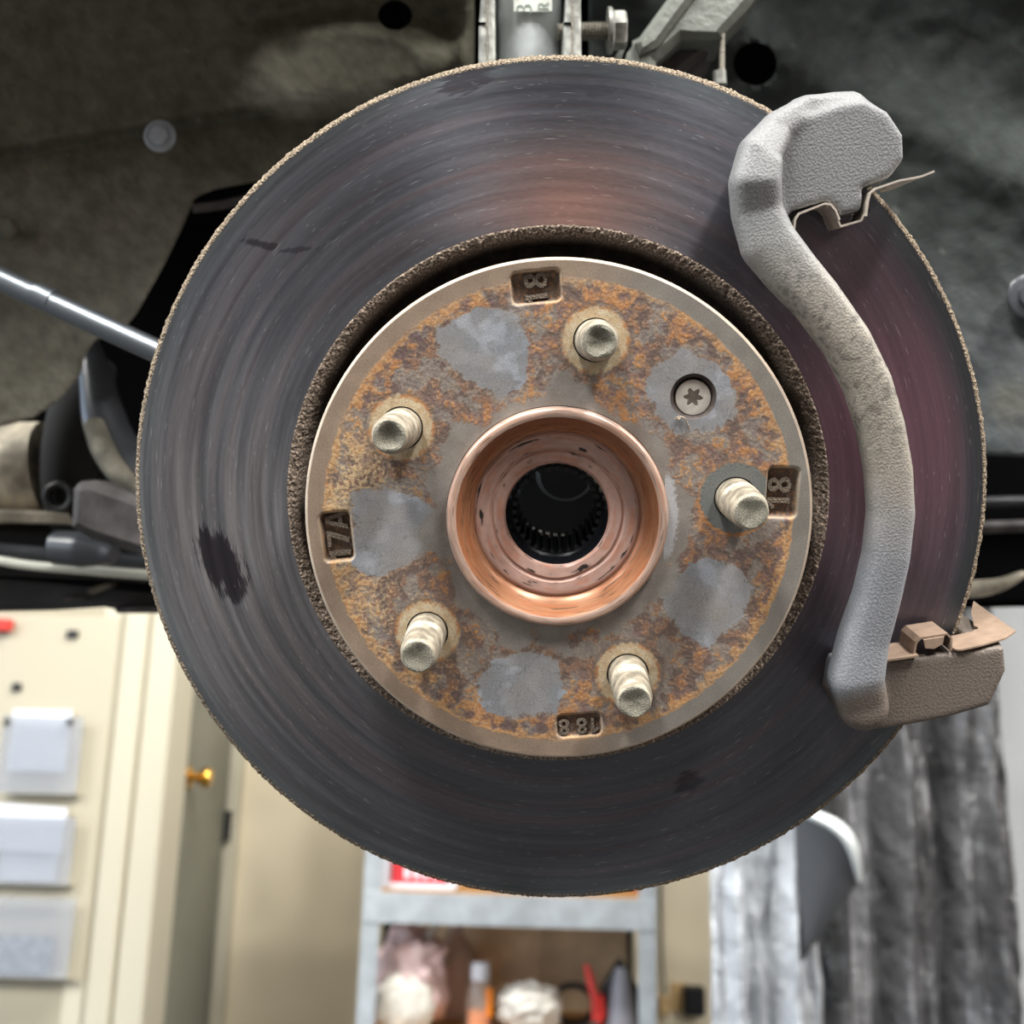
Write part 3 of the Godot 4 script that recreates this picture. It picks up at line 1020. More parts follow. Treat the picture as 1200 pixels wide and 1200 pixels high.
	obj("rod_shaft", tube_px([[-200, 225, 0.56, 14], [-60, 298, 0.555, 14], [60, 355, 0.55, 14], [185, 412, 0.545, 14], [330, 478, 0.54, 14]], 32), M.chrome, rod)
	obj("rod_ferrule", tube_px([[42, 345, 0.551, 15.2], [62, 354.5, 0.55, 15.2]], 32), M.chrome, rod)
	var g := thing("gearbox_housing", "pale dirty alloy housing under the left liner", "housing", Transform3D())
	obj("housing_barrel", tube_px([[-260, 560, 0.8, 70], [-60, 558, 0.8, 66], [20, 556, 0.8, 62], [58, 552, 0.8, 58]], 32), M.dirty_alloy, g)
	obj("housing_foot", plate_px([[-200, 590], [78, 600], [84, 615], [-200, 607]], 0.76, 0.05), M.dirty_alloy, g, facing(0.76))
	var bt := thing("rubber_boot", "black rubber bushing between the alloy housing and the control arm", "bushing", Transform3D())
	obj("boot", tube_px([[112, 425, 0.79, 24], [96, 470, 0.78, 34], [84, 530, 0.775, 34], [80, 580, 0.775, 30], [84, 620, 0.78, 20]], 24), M.black_rubber, bt)
	b = MB.new()
	b.lathe([Vector2(0.0105, -0.004), Vector2(0.0105, 0.002), Vector2(0.009, 0.003), Vector2(0.0065, 0.002), Vector2(0.006, -0.004)], 24)
	obj("boot_nut", b.mesh(35.0), M.black_steel, bt, Transform3D(cam_turn, at(69, 582, 0.752)))
	var ca := thing("control_arm", "curved grey control arm with dried mud behind the disc", "suspension arm", Transform3D())
	obj("arm_bend", tube_px([[100, 395, 0.74, 12], [112, 440, 0.73, 19], [122, 490, 0.72, 25], [142, 535, 0.71, 28], [180, 570, 0.7, 30], [260, 610, 0.7, 30]], 28), M.arm_paint, ca)
	obj("mud_crust", tube_px([[110, 497, 0.7, 12], [120, 525, 0.692, 14], [140, 555, 0.686, 13], [165, 576, 0.682, 8]], 20), M.arm_dirt, ca)
	var kb := thing("arm_clamp_block", "dull grey block below the control arm", "block", Transform3D())
	obj("block_body", plate_px([[82, 572], [90, 564], [106, 562], [180, 590], [180, 662], [160, 650], [104, 632], [80, 618]], 0.65, 0.024, 0.006), M.dull_grey, kb, facing(0.65))
	obj("block_lug", tube_px([[66, 642, 0.715, 20], [98, 644, 0.71, 22], [122, 648, 0.705, 15], [134, 650, 0.7, 9]], 20), M.arm_paint, kb)
	var bm := thing("subframe_beam", "black subframe beam with a pale seal strip under the car", "beam", Transform3D())
	obj("beam_body", plate_px([[-260, 606], [78, 615], [180, 630], [340, 640], [340, 690], [-260, 664]], 0.78, 0.08, 0.006), M.black_rubber, bm, facing(0.78))
	obj("seal", tube_px([[-260, 628, 0.74, 5], [-60, 648, 0.74, 5.5], [30, 662, 0.74, 5.5], [100, 668, 0.74, 5.5], [180, 674, 0.74, 6], [320, 682, 0.74, 6]], 16), M.seal_strip, bm)
	obj("ledge", tube_px([[-260, 628, 0.755, 8], [-20, 643, 0.755, 8], [80, 652, 0.755, 8], [190, 660, 0.755, 8]], 16), M.arm_paint, bm)
	var ut := thing("undertray", "dark undertray along the lower left of the car", "undertray", Transform3D())
	obj("tray_skin", plate_px([[-260, 655], [40, 672], [180, 686], [420, 690], [420, 726], [178, 718], [140, 717], [120, 712], [60, 716], [-260, 722]], 0.82, 0.18, 0.006), M.under_black, ut, facing(0.82))
	obj("tray_tab", plate_px([[100, 690], [128, 682], [134, 686], [104, 697]], 0.80, 0.01), M.arm_dirt, ut, facing(0.80))
	obj("tray_tab", plate_px([[72, 698], [98, 697], [100, 704], [76, 706]], 0.80, 0.01), M.dull_grey, ut, facing(0.80))
	obj("tray_tab", plate_px([[132, 712], [182, 710], [184, 719], [136, 719]], 0.80, 0.02), M.dull_grey, ut, facing(0.80))
	# right of the disc
	var rb := thing("side_member", "black underbody member with a grey ledge right of the disc", "underbody", Transform3D())
	obj("member_body", plate_px([[1020, 520], [1460, 520], [1460, 714], [1200, 712], [1020, 716]], 0.86, 0.16, 0.006), M.cavity_black, rb, facing(0.86))
	obj("ledge", tube_px([[1120, 619, 0.8, 12], [1180, 617, 0.8, 12], [1400, 610, 0.8, 12]], 16, 0.6), M.dull_grey, rb)
	obj("ledge", tube_px([[1120, 590, 0.84, 12], [1200, 588, 0.84, 12], [1400, 582, 0.84, 12]], 16, 0.6), M.under_black, rb)
	var sh := thing("splash_shield", "pale curved shield edge beside the lower clip", "shield", Transform3D())
	obj("shield_lip", tube_px([[1090, 690, 0.75, 16], [1140, 690, 0.74, 15], [1172, 685, 0.735, 12], [1200, 672, 0.735, 6]], 20, 0.7), M.dirty_alloy, sh)


func strut() -> void:
	var d := 0.53
	var s := thing("strut", "grey blue suspension strut between two bracket flanges above the disc", "strut", Transform3D())
	obj("tube_body", tube_px([[622, 210, 0.56, 38], [621, 100, 0.545, 38], [620, 40, 0.54, 38], [620, -100, 0.53, 38], [620, -300, 0.52, 38]], 40), M.strut_paint, s)
	for q in [[[560, 582], "left"], [[660, 683], "right"]]:
		var x0: float = q[0][0]
		var x1: float = q[0][1]
		obj("flange", plate_px([[x0, 210], [x0 + 1, 30], [x0 + 6, -40], [x0 + 6, -200], [x1 - 3, -200], [x1 - 2, 20], [x1, 210]], 0.5, 0.06, 0.0012), M.zinc, s, facing(0.5))
		obj("flange_seam", plate_px([[x0 + 10, 200], [x0 + 10, -180], [x0 + 12, -180], [x0 + 12, 200]], 0.4988, 0.004, 0.0003), M.bolt_steel, s, facing(0.4988))
		obj("notch", plate_px([[x0 + 1, 25.4], [x0 + 1, 28], [x0 + 9, 28.4], [x0 + 9, 25.6]], 0.4992, 0.004, 0.0002), M.cavity_black, s, facing(0.4992))
	# the sticker with its print
	var st := obj("sticker", plate_px([[602, -60], [602, 13.5], [647, 13.5], [648, -60]], 0.5385 - 0.0175, 0.0006, 0.0001), M.sticker, s, facing(0.5385 - 0.0175))
	for q in [["S", 615, 10.5, 0.0072], ["T", 615, -6, 0.0072], ["R", 637, 8, 0.005]]:
		var tm := TextMesh.new()
		var f := SystemFont.new()
		f.font_names = PackedStringArray(["Droid Sans"])
		tm.font = f
		tm.text = {"S": "3", "T": "7", "R": "R"}[q[0]]
		tm.font_size = 32
		tm.pixel_size = q[3] / 24.0
		tm.depth = 0.0003
		obj("lettering", tm, M.ink, st, Transform3D(Basis(Vector3.BACK, PI / 2), Vector3((q[1] - 600.0) / F * 0.521, (600.0 - q[2]) / F * 0.521, 0.0002)))
	# pinch bolt at the right flange
	var bo := thing("pinch_bolt", "threaded steel bolt and nut through the strut's right flange", "bolt", Transform3D())
	var path := at(683, 37, 0.525)
	var dir := (at(716, 36, 0.525) - path).normalized()
	var bx := Basis(dir.cross(cam_turn.y).normalized(), cam_turn.y, dir)
	bx.x = bx.y.cross(bx.z).normalized()
	bx.y = bx.z.cross(bx.x).normalized()
	var prof := [Vector2(0, -0.012), Vector2(0.0042, -0.012)]
	for i in 16: prof.append_array([Vector2(0.0037, -0.01 + i * 0.0015), Vector2(0.0043, -0.01 + i * 0.0015 + 0.00075)])
	prof.append(Vector2(0, 0.0145))
	var b := MB.new()
	b.lathe(prof, 28)
	obj("thread", b.mesh(20.0), M.bolt_steel, bo, Transform3D(bx, path))
	b = MB.new()
	b.lathe([Vector2(0.004, 0.0118), Vector2(0.0105, 0.0118), Vector2(0.0105, 0.0135), Vector2(0.009, 0.0145), Vector2(0.009, 0.0145)], 28)
	b.lathe([Vector2(0.0088, 0.0135), Vector2(0.0088, 0.0195), Vector2(0.0078, 0.0205), Vector2(0, 0.0205)], 6)
	obj("nut", b.mesh(25.0), M.zinc, bo, Transform3D(bx, path))
	# steering knuckle arm, running up to the right
	var k := thing("knuckle_arm", "grey cast knuckle arm rising to the right behind the disc", "suspension arm", Transform3D())
	obj("arm_web", plate_px([[716, 120], [722, 62], [730, 50], [762, 34], [812, -40], [850, -95], [945, -95], [882, 2], [848, 38], [850, 42], [800, 44], [770, 70], [764, 120]], 0.545, 0.03, 0.004), M.cast_grey, k, facing(0.545))
	obj("arm_rib", plate_px([[764, 120], [770, 66], [800, 34], [836, 26], [846, 46], [790, 92], [790, 120]], 0.56, 0.05, 0.004), M.dull_grey, k, facing(0.56))
	obj("arm_rib", plate_px([[745, 48], [802, -30], [842, -90], [870, -90], [830, -26], [772, 52], [750, 62]], 0.54, 0.012, 0.003), M.cast_grey, k, facing(0.54))
	obj("slot", plate_px([[729, 66], [738, 44], [741, 46], [741, 54], [735, 62], [730, 76]], 0.5447, 0.002, 0.0003), M.cavity_black, k, facing(0.5447))
	var hb := thing("hanger_stud", "thin steel stud hanging below the knuckle arm", "stud", Transform3D())
	obj("shank", tube_px([[846, 40, 0.55, 3.5], [846, 70, 0.55, 3.5], [846, 100, 0.55, 3.5]], 16), M.bolt_steel, hb)
	obj("collar", tube_px([[843, 84, 0.547, 8], [844, 100, 0.547, 8]], 16), M.zinc, hb)


# ---------------------------------------------------------------- the brake disc
const STUDS := [Vector2(-51.9, 30.0), Vector2(12.4, 58.7), Vector2(59.6, 6.3), Vector2(24.4, -54.8), Vector2(-44.5, -40.2)]
const SCREW := Vector2(44.8, 40.1)
const PATCHES := [
	[Vector2(-40.1, 62.7), Vector2(-26, 68.5), Vector2(-14, 69.4), Vector2(-9.8, 58.4), Vector2(-11, 44), Vector2(-19, 39.5), Vector2(-30.5, 45.9), Vector2(-39.7, 54.4)],
	[Vector2(-69.2, 8.9), Vector2(-58.2, 10.3), Vector2(-48, 6.5), Vector2(-41, 2), Vector2(-42, -9), Vector2(-50.1, -17.5), Vector2(-61.9, -21.4), Vector2(-69.1, -16.7), Vector2(-69.6, -1.3)],
	[Vector2(-28.1, -58.2), Vector2(-22.8, -50.5), Vector2(-9.5, -45.9), Vector2(0.7, -50.4), Vector2(2.2, -61.1), Vector2(-0.7, -68.8), Vector2(-15.5, -71.1), Vector2(-24.4, -68)],
	[Vector2(34.3, -23.8), Vector2(49.6, -14.4), Vector2(62.5, -17.3), Vector2(66.2, -24.7), Vector2(63, -35.1), Vector2(52.3, -45.7), Vector2(42.9, -41.2), Vector2(36.5, -32.2)],
	[Vector2(30.7, 49.9), Vector2(41, 56), Vector2(52.2, 51.2), Vector2(58.6, 41.4), Vector2(59.7, 33), Vector2(50, 28.8), Vector2(40.1, 27.4), Vector2(32.4, 34.5), Vector2(29.6, 42.9)]]
# pocket: centre, half size, turn, depth
const POCKETS := [[Vector2(-7.0, 75.9), Vector2(8.1, 5.1), 0.09, 3.2], [Vector2(75.0, 8.1), Vector2(5.2, 8.4), -0.04, 3.2], [Vector2(-74.8, -6.9), Vector2(5.2, 8.4), 0.09, 3.4], [Vector2(7.7, -73.4), Vector2(7.8, 4.0), 0.08, 2.0]]


func pocket_sd(q: Vector2, k: Array) -> float:
	var w: Vector2 = (q - k[0]).rotated(-k[2])
	var e: Vector2 = w.abs() - k[1] + Vector2(2.0, 2.0)
	return Vector2(maxf(e.x, 0), maxf(e.y, 0)).length() + minf(maxf(e.x, e.y), 0.0) - 2.0


func noise_bytes(seed_: int, freq: float, oct: int, w: int, h: int) -> PackedByteArray:
	var im := fnl(seed_, freq, oct).get_image(w, h)
	im.convert(Image.FORMAT_L8)
	return im.get_data()


func hat_material() -> StandardMaterial3D:
	var S := 1152
	var low := 288
	var span := 174.0
	# where the bare grey patches are, on a small image that is then enlarged
	var polys := []
	for q in PATCHES: polys.append(PackedVector2Array(q))
	var pm := Image.create(low, low, false, Image.FORMAT_L8)
	for j in low:
		for i in low:
			var q := Vector2((i + 0.5) / low * span - span / 2, span / 2 - (j + 0.5) / low * span)
			if q.length() > 82.0: continue
			var d := 1e9
			for pl in polys: d = minf(d, poly_sd(q, pl))
			var pk := 1e9
			for k in POCKETS: pk = minf(pk, pocket_sd(q, k))
			if d < 6.0: pm.set_pixel(i, j, Color.from_hsv(0, 0, clampf(0.5 - d / 12.0, 0, 1)))
	pm.resize(S, S, Image.INTERPOLATE_CUBIC)
	var P := pm.get_data()
	var A := noise_bytes(41, 0.006, 5, S, S)
	var B := noise_bytes(42, 0.028, 5, S, S)
	var C := noise_bytes(43, 0.08, 4, S, S)
	var D := noise_bytes(44, 0.2, 3, S, S)
	var E := noise_bytes(45, 0.012, 4, S, S)
	var out := PackedByteArray()
	out.resize(S * S * 3)
	var hgt := PackedByteArray()
	hgt.resize(S * S)
	var rgh := PackedByteArray()
	rgh.resize(S * S)
	var dark := Vector3(96, 82, 74)
	var red := Vector3(128, 96, 78)
	var orange := Vector3(164, 112, 66)
	var ochre := Vector3(180, 158, 122)
	var bare := Vector3(136, 136, 138)
	var plum := Vector3(118, 94, 90)
	var slate := Vector3(124, 118, 112)
	var rim := Vector3(134, 117, 102)
	for j in S:
		var y := span / 2 - (j + 0.5) / S * span
		for i in S:
			var k := j * S + i
			var x := (i + 0.5) / S * span - span / 2
			var r := sqrt(x * x + y * y)
			if r > 87.0 or r < 34.0: continue
			var a := A[k] / 255.0
			var b := B[k] / 255.0
			var c := C[k] / 255.0
			var d := D[k] / 255.0
			var e := E[k] / 255.0
			# rust in patches of different age
			var col := dark.lerp(red, smoothstep(0.4, 0.6, b) * 0.7)
			col = col.lerp(plum, smoothstep(0.5, 0.64, a) * 0.6)
			col = col.lerp(slate, smoothstep(0.5, 0.62, e) * 0.8)
			var edge := smoothstep(56.0, 77.0, r)
			var ang := atan2(y, x)
			var nw := exp(-pow(wrapf(ang - 2.45, -PI, PI) / 0.55, 2.0)) + 0.8 * exp(-pow(wrapf(ang + 1.9, -PI, PI) / 0.7, 2.0)) + 0.5 * exp(-pow(wrapf(ang - 0.6, -PI, PI) / 0.8, 2.0))
			col = col.lerp(orange, smoothstep(0.5, 0.68, b * 0.35 + c * 0.25 + a * 0.4 + edge * 0.03 + edge * nw * 0.12 - 0.05) * 0.85)
			var west := exp(-pow(wrapf(ang - 3.0, -PI, PI) / 0.4, 2.0)) * smoothstep(48.0, 66.0, r) + 0.7 * exp(-pow(wrapf(ang + 2.45, -PI, PI) / 0.4, 2.0)) * smoothstep(50.0, 64.0, r)
			col = col.lerp(ochre, smoothstep(0.5, 0.7, a * 0.4 + c * 0.6 + west * 0.16) * (0.2 + 0.7 * west))
			col = col.lerp(Vector3(92, 70, 74), smoothstep(0.6, 0.67, c * 0.45 + (1.0 - b) * 0.55 + edge * nw * 0.06) * (0.25 + 0.4 * minf(1.0, edge * nw)))
			# flaking edges
			col = col.lerp(Vector3(66, 56, 52), exp(-pow((c - 0.5) / 0.018, 2.0)) * 0.35 * smoothstep(0.45, 0.6, a))
			col = col.lerp(Vector3(196, 178, 152), exp(-pow((b - 0.57) / 0.012, 2.0)) * 0.5)
			var pd := 9.0
			for pk_ in POCKETS:
				if absf(x - pk_[0].x) < 10.0 and absf(y - pk_[0].y) < 10.0: pd = minf(pd, pocket_sd(Vector2(x, y), pk_))
			var h := 0.35 + 0.35 * c + 0.3 * b
			var ro := 0.85
			# bright ochre line where the rust meets the bare rim
			var rr := r + (b - 0.5) * 5.0 + (c - 0.5) * 1.6
			col = col.lerp(orange.lerp(ochre, c), smoothstep(75.5, 78.0, rr) * (0.75 if y < 30.0 else 0.45))
			# rings that the wheel nuts left round the studs
			var sn := 0
			for s in STUDS:
				var w := sqrt((x - s.x) * (x - s.x) + (y - s.y) * (y - s.y)) + (c - 0.5) * 1.4
				if w < 13.5:
					if sn == 2:
						col = col.lerp(Vector3(98, 100, 98), 1.0 - smoothstep(11.6, 12.6, w))
						col = col.lerp(orange, smoothstep(11.4, 12.4, w) * (1.0 - smoothstep(12.4, 13.4, w)) * (0.9 if y < s.y else 0.3))
					else:
						var ring := ochre.lerp(Vector3(186, 176, 152), smoothstep(0.4, 0.6, d * 0.5 + b * 0.5))
						ring = ring.lerp(orange, smoothstep(9.5, 11.0, w) * smoothstep(0.4, 0.6, b))
						ring = ring.lerp(dark, smoothstep(0.64, 0.74, d * 0.6 + c * 0.4) * 0.7)
						col = col.lerp(ring, (1.0 - smoothstep(10.4, 11.8, w)) * 0.85)
						col = col.lerp(dark, exp(-(w - 12.0) * (w - 12.0) * 2.0) * 0.5)
					h = lerpf(0.55 + 0.15 * d, h, smoothstep(10.5, 12.0, w))
				sn += 1
			# bare grey patches
			var pk := P[k] / 255.0 + (c - 0.5) * 0.16 + (b - 0.5) * 0.22 + (a - 0.5) * 0.2
			var m := smoothstep(0.47, 0.53, pk)
			if m > 0.0:
				var g := bare * (0.9 + 0.12 * e + 0.06 * (d - 0.5)) + Vector3(-2, 0, 2) * (a - 0.5) * 5.0
				g += Vector3(20, 21, 24) * smoothstep(0.56, 0.72, a * 0.6 + e * 0.4) * (0.6 + 0.4 * b)
				g *= 1.0 - 0.14 * exp(-pow((e - 0.47) / 0.012, 2.0))
				col = col.lerp(g, m)
				h = lerpf(h, 0.62 + 0.05 * d, m)
				ro = lerpf(ro, 0.45, m)
			var line := exp(-pow((pk - 0.47) / 0.035, 2.0))
			col = col.lerp(ochre * 0.8, line * 0.3 * c)
			# slate ring round the pilot, and the rim
			var inner := 1.0 - smoothstep(43.0, 45.5, r + (a - 0.5) * 16.0 + (c - 0.5) * 3.0)
			col = col.lerp(Vector3(126, 122, 117) * (0.9 + 0.2 * e), inner * 0.92)
			ro = lerpf(ro, 0.5, inner)
			h = lerpf(h, 0.6 + 0.06 * d, inner)
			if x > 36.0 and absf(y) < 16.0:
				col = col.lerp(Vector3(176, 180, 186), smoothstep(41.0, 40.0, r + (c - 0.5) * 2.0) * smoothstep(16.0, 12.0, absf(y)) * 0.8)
			var outer := smoothstep(78.6, 79.4, rr * 0.3 + r * 0.7)
			if outer > 0.0:
				var rc := rim.lerp(Vector3(120, 116, 110), smoothstep(0.0, 40.0, x))
				col = col.lerp(rc * (0.92 + 0.14 * e + 0.05 * (d - 0.5)), outer)
				ro = lerpf(ro, 0.5, outer)
				h = lerpf(h, 0.6 + 0.05 * d, outer)
			if pd < 0.6:
				col = col.lerp(Vector3(104, 90, 80).lerp(Vector3(140, 104, 76), smoothstep(0.55, 0.7, c)), smoothstep(0.3, -0.6, pd))
				col = col.lerp(Vector3(200, 176, 144), exp(-pow((pd - 0.1) / 0.35, 2.0)) * 0.45)
			col *= 0.9 + 0.2 * d
			out[k * 3] = clampi(int(col.x), 0, 255)
			out[k * 3 + 1] = clampi(int(col.y), 0, 255)
			out[k * 3 + 2] = clampi(int(col.z), 0, 255)
			hgt[k] = clampi(int(h * 255.0), 0, 255)
			rgh[k] = clampi(int(ro * 255.0), 0, 255)
	var m := StandardMaterial3D.new()
	m.resource_name = "rusty_hat"
	m.albedo_texture = ImageTexture.create_from_image(Image.create_from_data(S, S, false, Image.FORMAT_RGB8, out))
	m.roughness_texture = ImageTexture.create_from_image(Image.create_from_data(S, S, false, Image.FORMAT_L8, rgh))
	m.roughness_texture_channel = BaseMaterial3D.TEXTURE_CHANNEL_RED
	m.roughness = 1.0
	m.heightmap_enabled = true
	m.heightmap_texture = ImageTexture.create_from_image(Image.create_from_data(S, S, false, Image.FORMAT_L8, hgt))
	m.heightmap_scale = 0.04
	m.metallic = 0.15
	return m


func hat_face() -> ArrayMesh:
	var cell := 0.6
	var R := 84.4
	var n := int(R * 2 / cell) + 4
	var o := -n * cell / 2.0
	var holes := [[Vector2.ZERO, 37.35], [SCREW, 7.6]]
	for s in STUDS: holes.append([s, 7.25])
	var nz := fnl(51, 0.16, 3)
	var b := mm()
	var id := PackedInt32Array()
	id.resize(n * n)
	var hs := PackedFloat32Array()
	for j in n:
		for i in n:
			var q := Vector2(o + i * cell, o + j * cell)
			var keep := true
			var r := q.length()
			if r > R + cell: keep = false
			elif r > R - cell * 0.5: q = q / r * R
			for h in holes:
				var w: Vector2 = q - h[0]
				var d := w.length()
				if absf(d - h[1]) <= cell * 0.55: q = h[0] + w / d * h[1]
				elif d < h[1]: keep = false
			if q.length() > R + 0.01: keep = false
			id[j * n + i] = -1
			if not keep: continue
			var z := 0.05 * nz.get_noise_2dv(q) * smoothstep(82.0, 78.0, q.length())
			for k in POCKETS:
				if absf(q.x - k[0].x) < 11.0 and absf(q.y - k[0].y) < 11.0:
					var sd := pocket_sd(q, k)
					z -= k[3] * smoothstep(0.35, -0.95, sd) * (1.0 + 0.06 * nz.get_noise_2dv(q * 3.0))
			id[j * n + i] = b.p(Vector3(q.x, q.y, z), Vector2(q.x / 174.0 + 0.5, 0.5 - q.y / 174.0))
	for j in n - 1:
		for i in n - 1:
			var a := id[j * n + i]
			var c := id[j * n + i + 1]
			var d := id[(j + 1) * n + i + 1]
			var e := id[(j + 1) * n + i]
			if a >= 0 and c >= 0 and d >= 0: b.tri(a, c, d)
			if a >= 0 and d >= 0 and e >= 0: b.tri(a, d, e)
			if (a < 0 or d < 0) and c >= 0 and e >= 0:
				if a >= 0: b.tri(a, c, e)
				elif d >= 0: b.tri(c, d, e)
	return b.mesh(180.0)


func friction_material() -> StandardMaterial3D:
	var W := 2048
	var H := 384
	# noise drawn out along the turning direction, closed on itself
	var drawn := func(seed_: int, w: int, freq: float) -> PackedByteArray:
		var im := fnl(seed_, freq, 3).get_image(w + 32, H)
		im.convert(Image.FORMAT_L8)
		var s := im.get_data()
		var d := PackedByteArray()
		d.resize(w * H)
		for j in H:
			for i in w:
				var q := float(s[j * (w + 32) + i])
				if i < 32: q = lerpf(float(s[j * (w + 32) + w + i]), q, i / 32.0)
				d[j * w + i] = int(q)
		var o := Image.create_from_data(w, H, false, Image.FORMAT_L8, d)
		o.resize(W, H, Image.INTERPOLATE_CUBIC)
		return o.get_data()
	var A: PackedByteArray = drawn.call(61, 64, 0.09)     # long streaks
	var B: PackedByteArray = drawn.call(62, 256, 0.03)    # clouds
	var C: PackedByteArray = drawn.call(63, 512, 0.3)     # short scratches
	var D: PackedByteArray = drawn.call(64, 128, 0.02)
	var dash := PackedFloat32Array()
	dash.resize(W * H)
	var rg := RandomNumberGenerator.new()
	rg.seed = 99
	for q in 3000:
		var i0 := rg.randi() % W
		var j0 := rg.randi() % H
		var len := int(pow(rg.randf(), 2.5) * 15.0) + 2
		var s := pow(rg.randf(), 2.2)
		for k in len: dash[j0 * W + (i0 + k) % W] += s * sin(PI * (k + 0.5) / len)
	var out := PackedByteArray()
	out.resize(W * H * 3)
	var rgh := PackedByteArray()
	rgh.resize(W * H)
	var met := PackedByteArray()
	met.resize(W * H)
	var smudge := [[Vector2(-124, -22), Vector2(7, 12), 0.5, 1.0], [Vector2(-119, -31), Vector2(5, 6), 0.0, 0.9], [Vector2(-128, -16), Vector2(4, 6), 0.5, 0.7], [Vector2(-31, 146.0), Vector2(10, 4), 0.3, 0.6], [Vector2(-104, 92), Vector2(7, 1.6), -0.2, 0.7], [Vector2(-92, 90), Vector2(7, 1.0), 0.1, 0.5], [Vector2(14, 142), Vector2(5, 3), 0.0, 0.35], [Vector2(50, -106), Vector2(6, 4), 0.4, 0.4]]
	for j in H:
		var v := (j + 0.5) / H
		var r := 98.3 + v * 54.7
		for i in W:
			var k := j * W + i
			var th := TAU * (i + 0.5) / W
			var x := cos(th) * r
			var y := sin(th) * r
			var a := A[k] / 255.0
			var b := B[k] / 255.0
			var c := C[k] / 255.0
			var d := D[k] / 255.0
			var g := 0.92 + 0.1 * (a - 0.5) + 0.16 * (b - 0.5) + 0.1 * (c - 0.5)
			var col := Vector3(96, 99, 107) * g
			# heat tint: patches where the pads ran hottest
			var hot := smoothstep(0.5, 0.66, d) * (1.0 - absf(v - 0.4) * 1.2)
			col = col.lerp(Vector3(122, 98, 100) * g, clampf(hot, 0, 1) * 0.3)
			var plum := exp(-pow(wrapf(th - 0.22, -PI, PI) / 0.55, 2.0)) * smoothstep(1.05, 0.7, v)  # plum wedge: part heat tint, part reflection painted into the colour
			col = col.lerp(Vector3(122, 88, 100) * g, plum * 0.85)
			var brown_sheen := exp(-pow(wrapf(th - 1.52, -PI, PI) / 0.27, 2.0)) * smoothstep(0.75, 0.1, v)  # brown wedge at the top: reflected sheen painted in, partly heat tint
			col = col.lerp(Vector3(154, 116, 106) * g, brown_sheen * 0.85)
			# grey sheen at the side: a bright reflection painted into colour and metallic
			var side_sheen := exp(-pow(wrapf(th - 3.3, -PI, PI) / 0.75, 2.0)) * (0.75 + 0.5 * (b - 0.5) + 0.3 * (d - 0.5))
			col = col.lerp(Vector3(130, 127, 128) * g, side_sheen * 0.8)
			var me := 0.9 - 0.62 * side_sheen - 0.42 * plum - 0.45 * brown_sheen
			col = col.lerp(Vector3(96, 104, 108) * g, smoothstep(0.86, 0.96, v) * 0.5)
			var ro := 0.4 + 0.12 * (b - 0.5) + 0.06 * (c - 0.5)
			for s in smudge:
				var w: Vector2 = Vector2(x, y) - s[0]
				if absf(w.x) < 16.0 and absf(w.y) < 16.0:
					w = w.rotated(-s[2]) / s[1]
					var mk: float = smoothstep(1.15, 0.75, w.length() + (c - 0.5) * 0.7 + (b - 0.5) * 0.8) * s[3]
					col = col.lerp(Vector3(44, 41, 46), mk)
					ro = lerpf(ro, 0.7, mk)
			var dd := clampf(dash[k], 0.0, 1.0)
			col = col.lerp(Vector3(215, 212, 210), dd * 0.7)
			out[k * 3] = clampi(int(col.x), 0, 255)
			out[k * 3 + 1] = clampi(int(col.y), 0, 255)
			out[k * 3 + 2] = clampi(int(col.z), 0, 255)
			rgh[k] = clampi(int(ro * 255.0), 0, 255)
			met[k] = clampi(int(me * 255.0), 0, 255)
	var m := StandardMaterial3D.new()
	m.resource_name = "friction_steel"
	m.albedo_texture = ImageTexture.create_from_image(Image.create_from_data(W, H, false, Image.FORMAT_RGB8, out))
	m.roughness_texture = ImageTexture.create_from_image(Image.create_from_data(W, H, false, Image.FORMAT_L8, rgh))
	m.roughness_texture_channel = BaseMaterial3D.TEXTURE_CHANNEL_RED
	m.roughness = 1.0
	m.metallic_texture = ImageTexture.create_from_image(Image.create_from_data(W, H, false, Image.FORMAT_L8, met))
	m.metallic_texture_channel = BaseMaterial3D.TEXTURE_CHANNEL_RED
	m.metallic = 1.0
	m.anisotropy_enabled = true
	m.anisotropy = -0.75
	return m


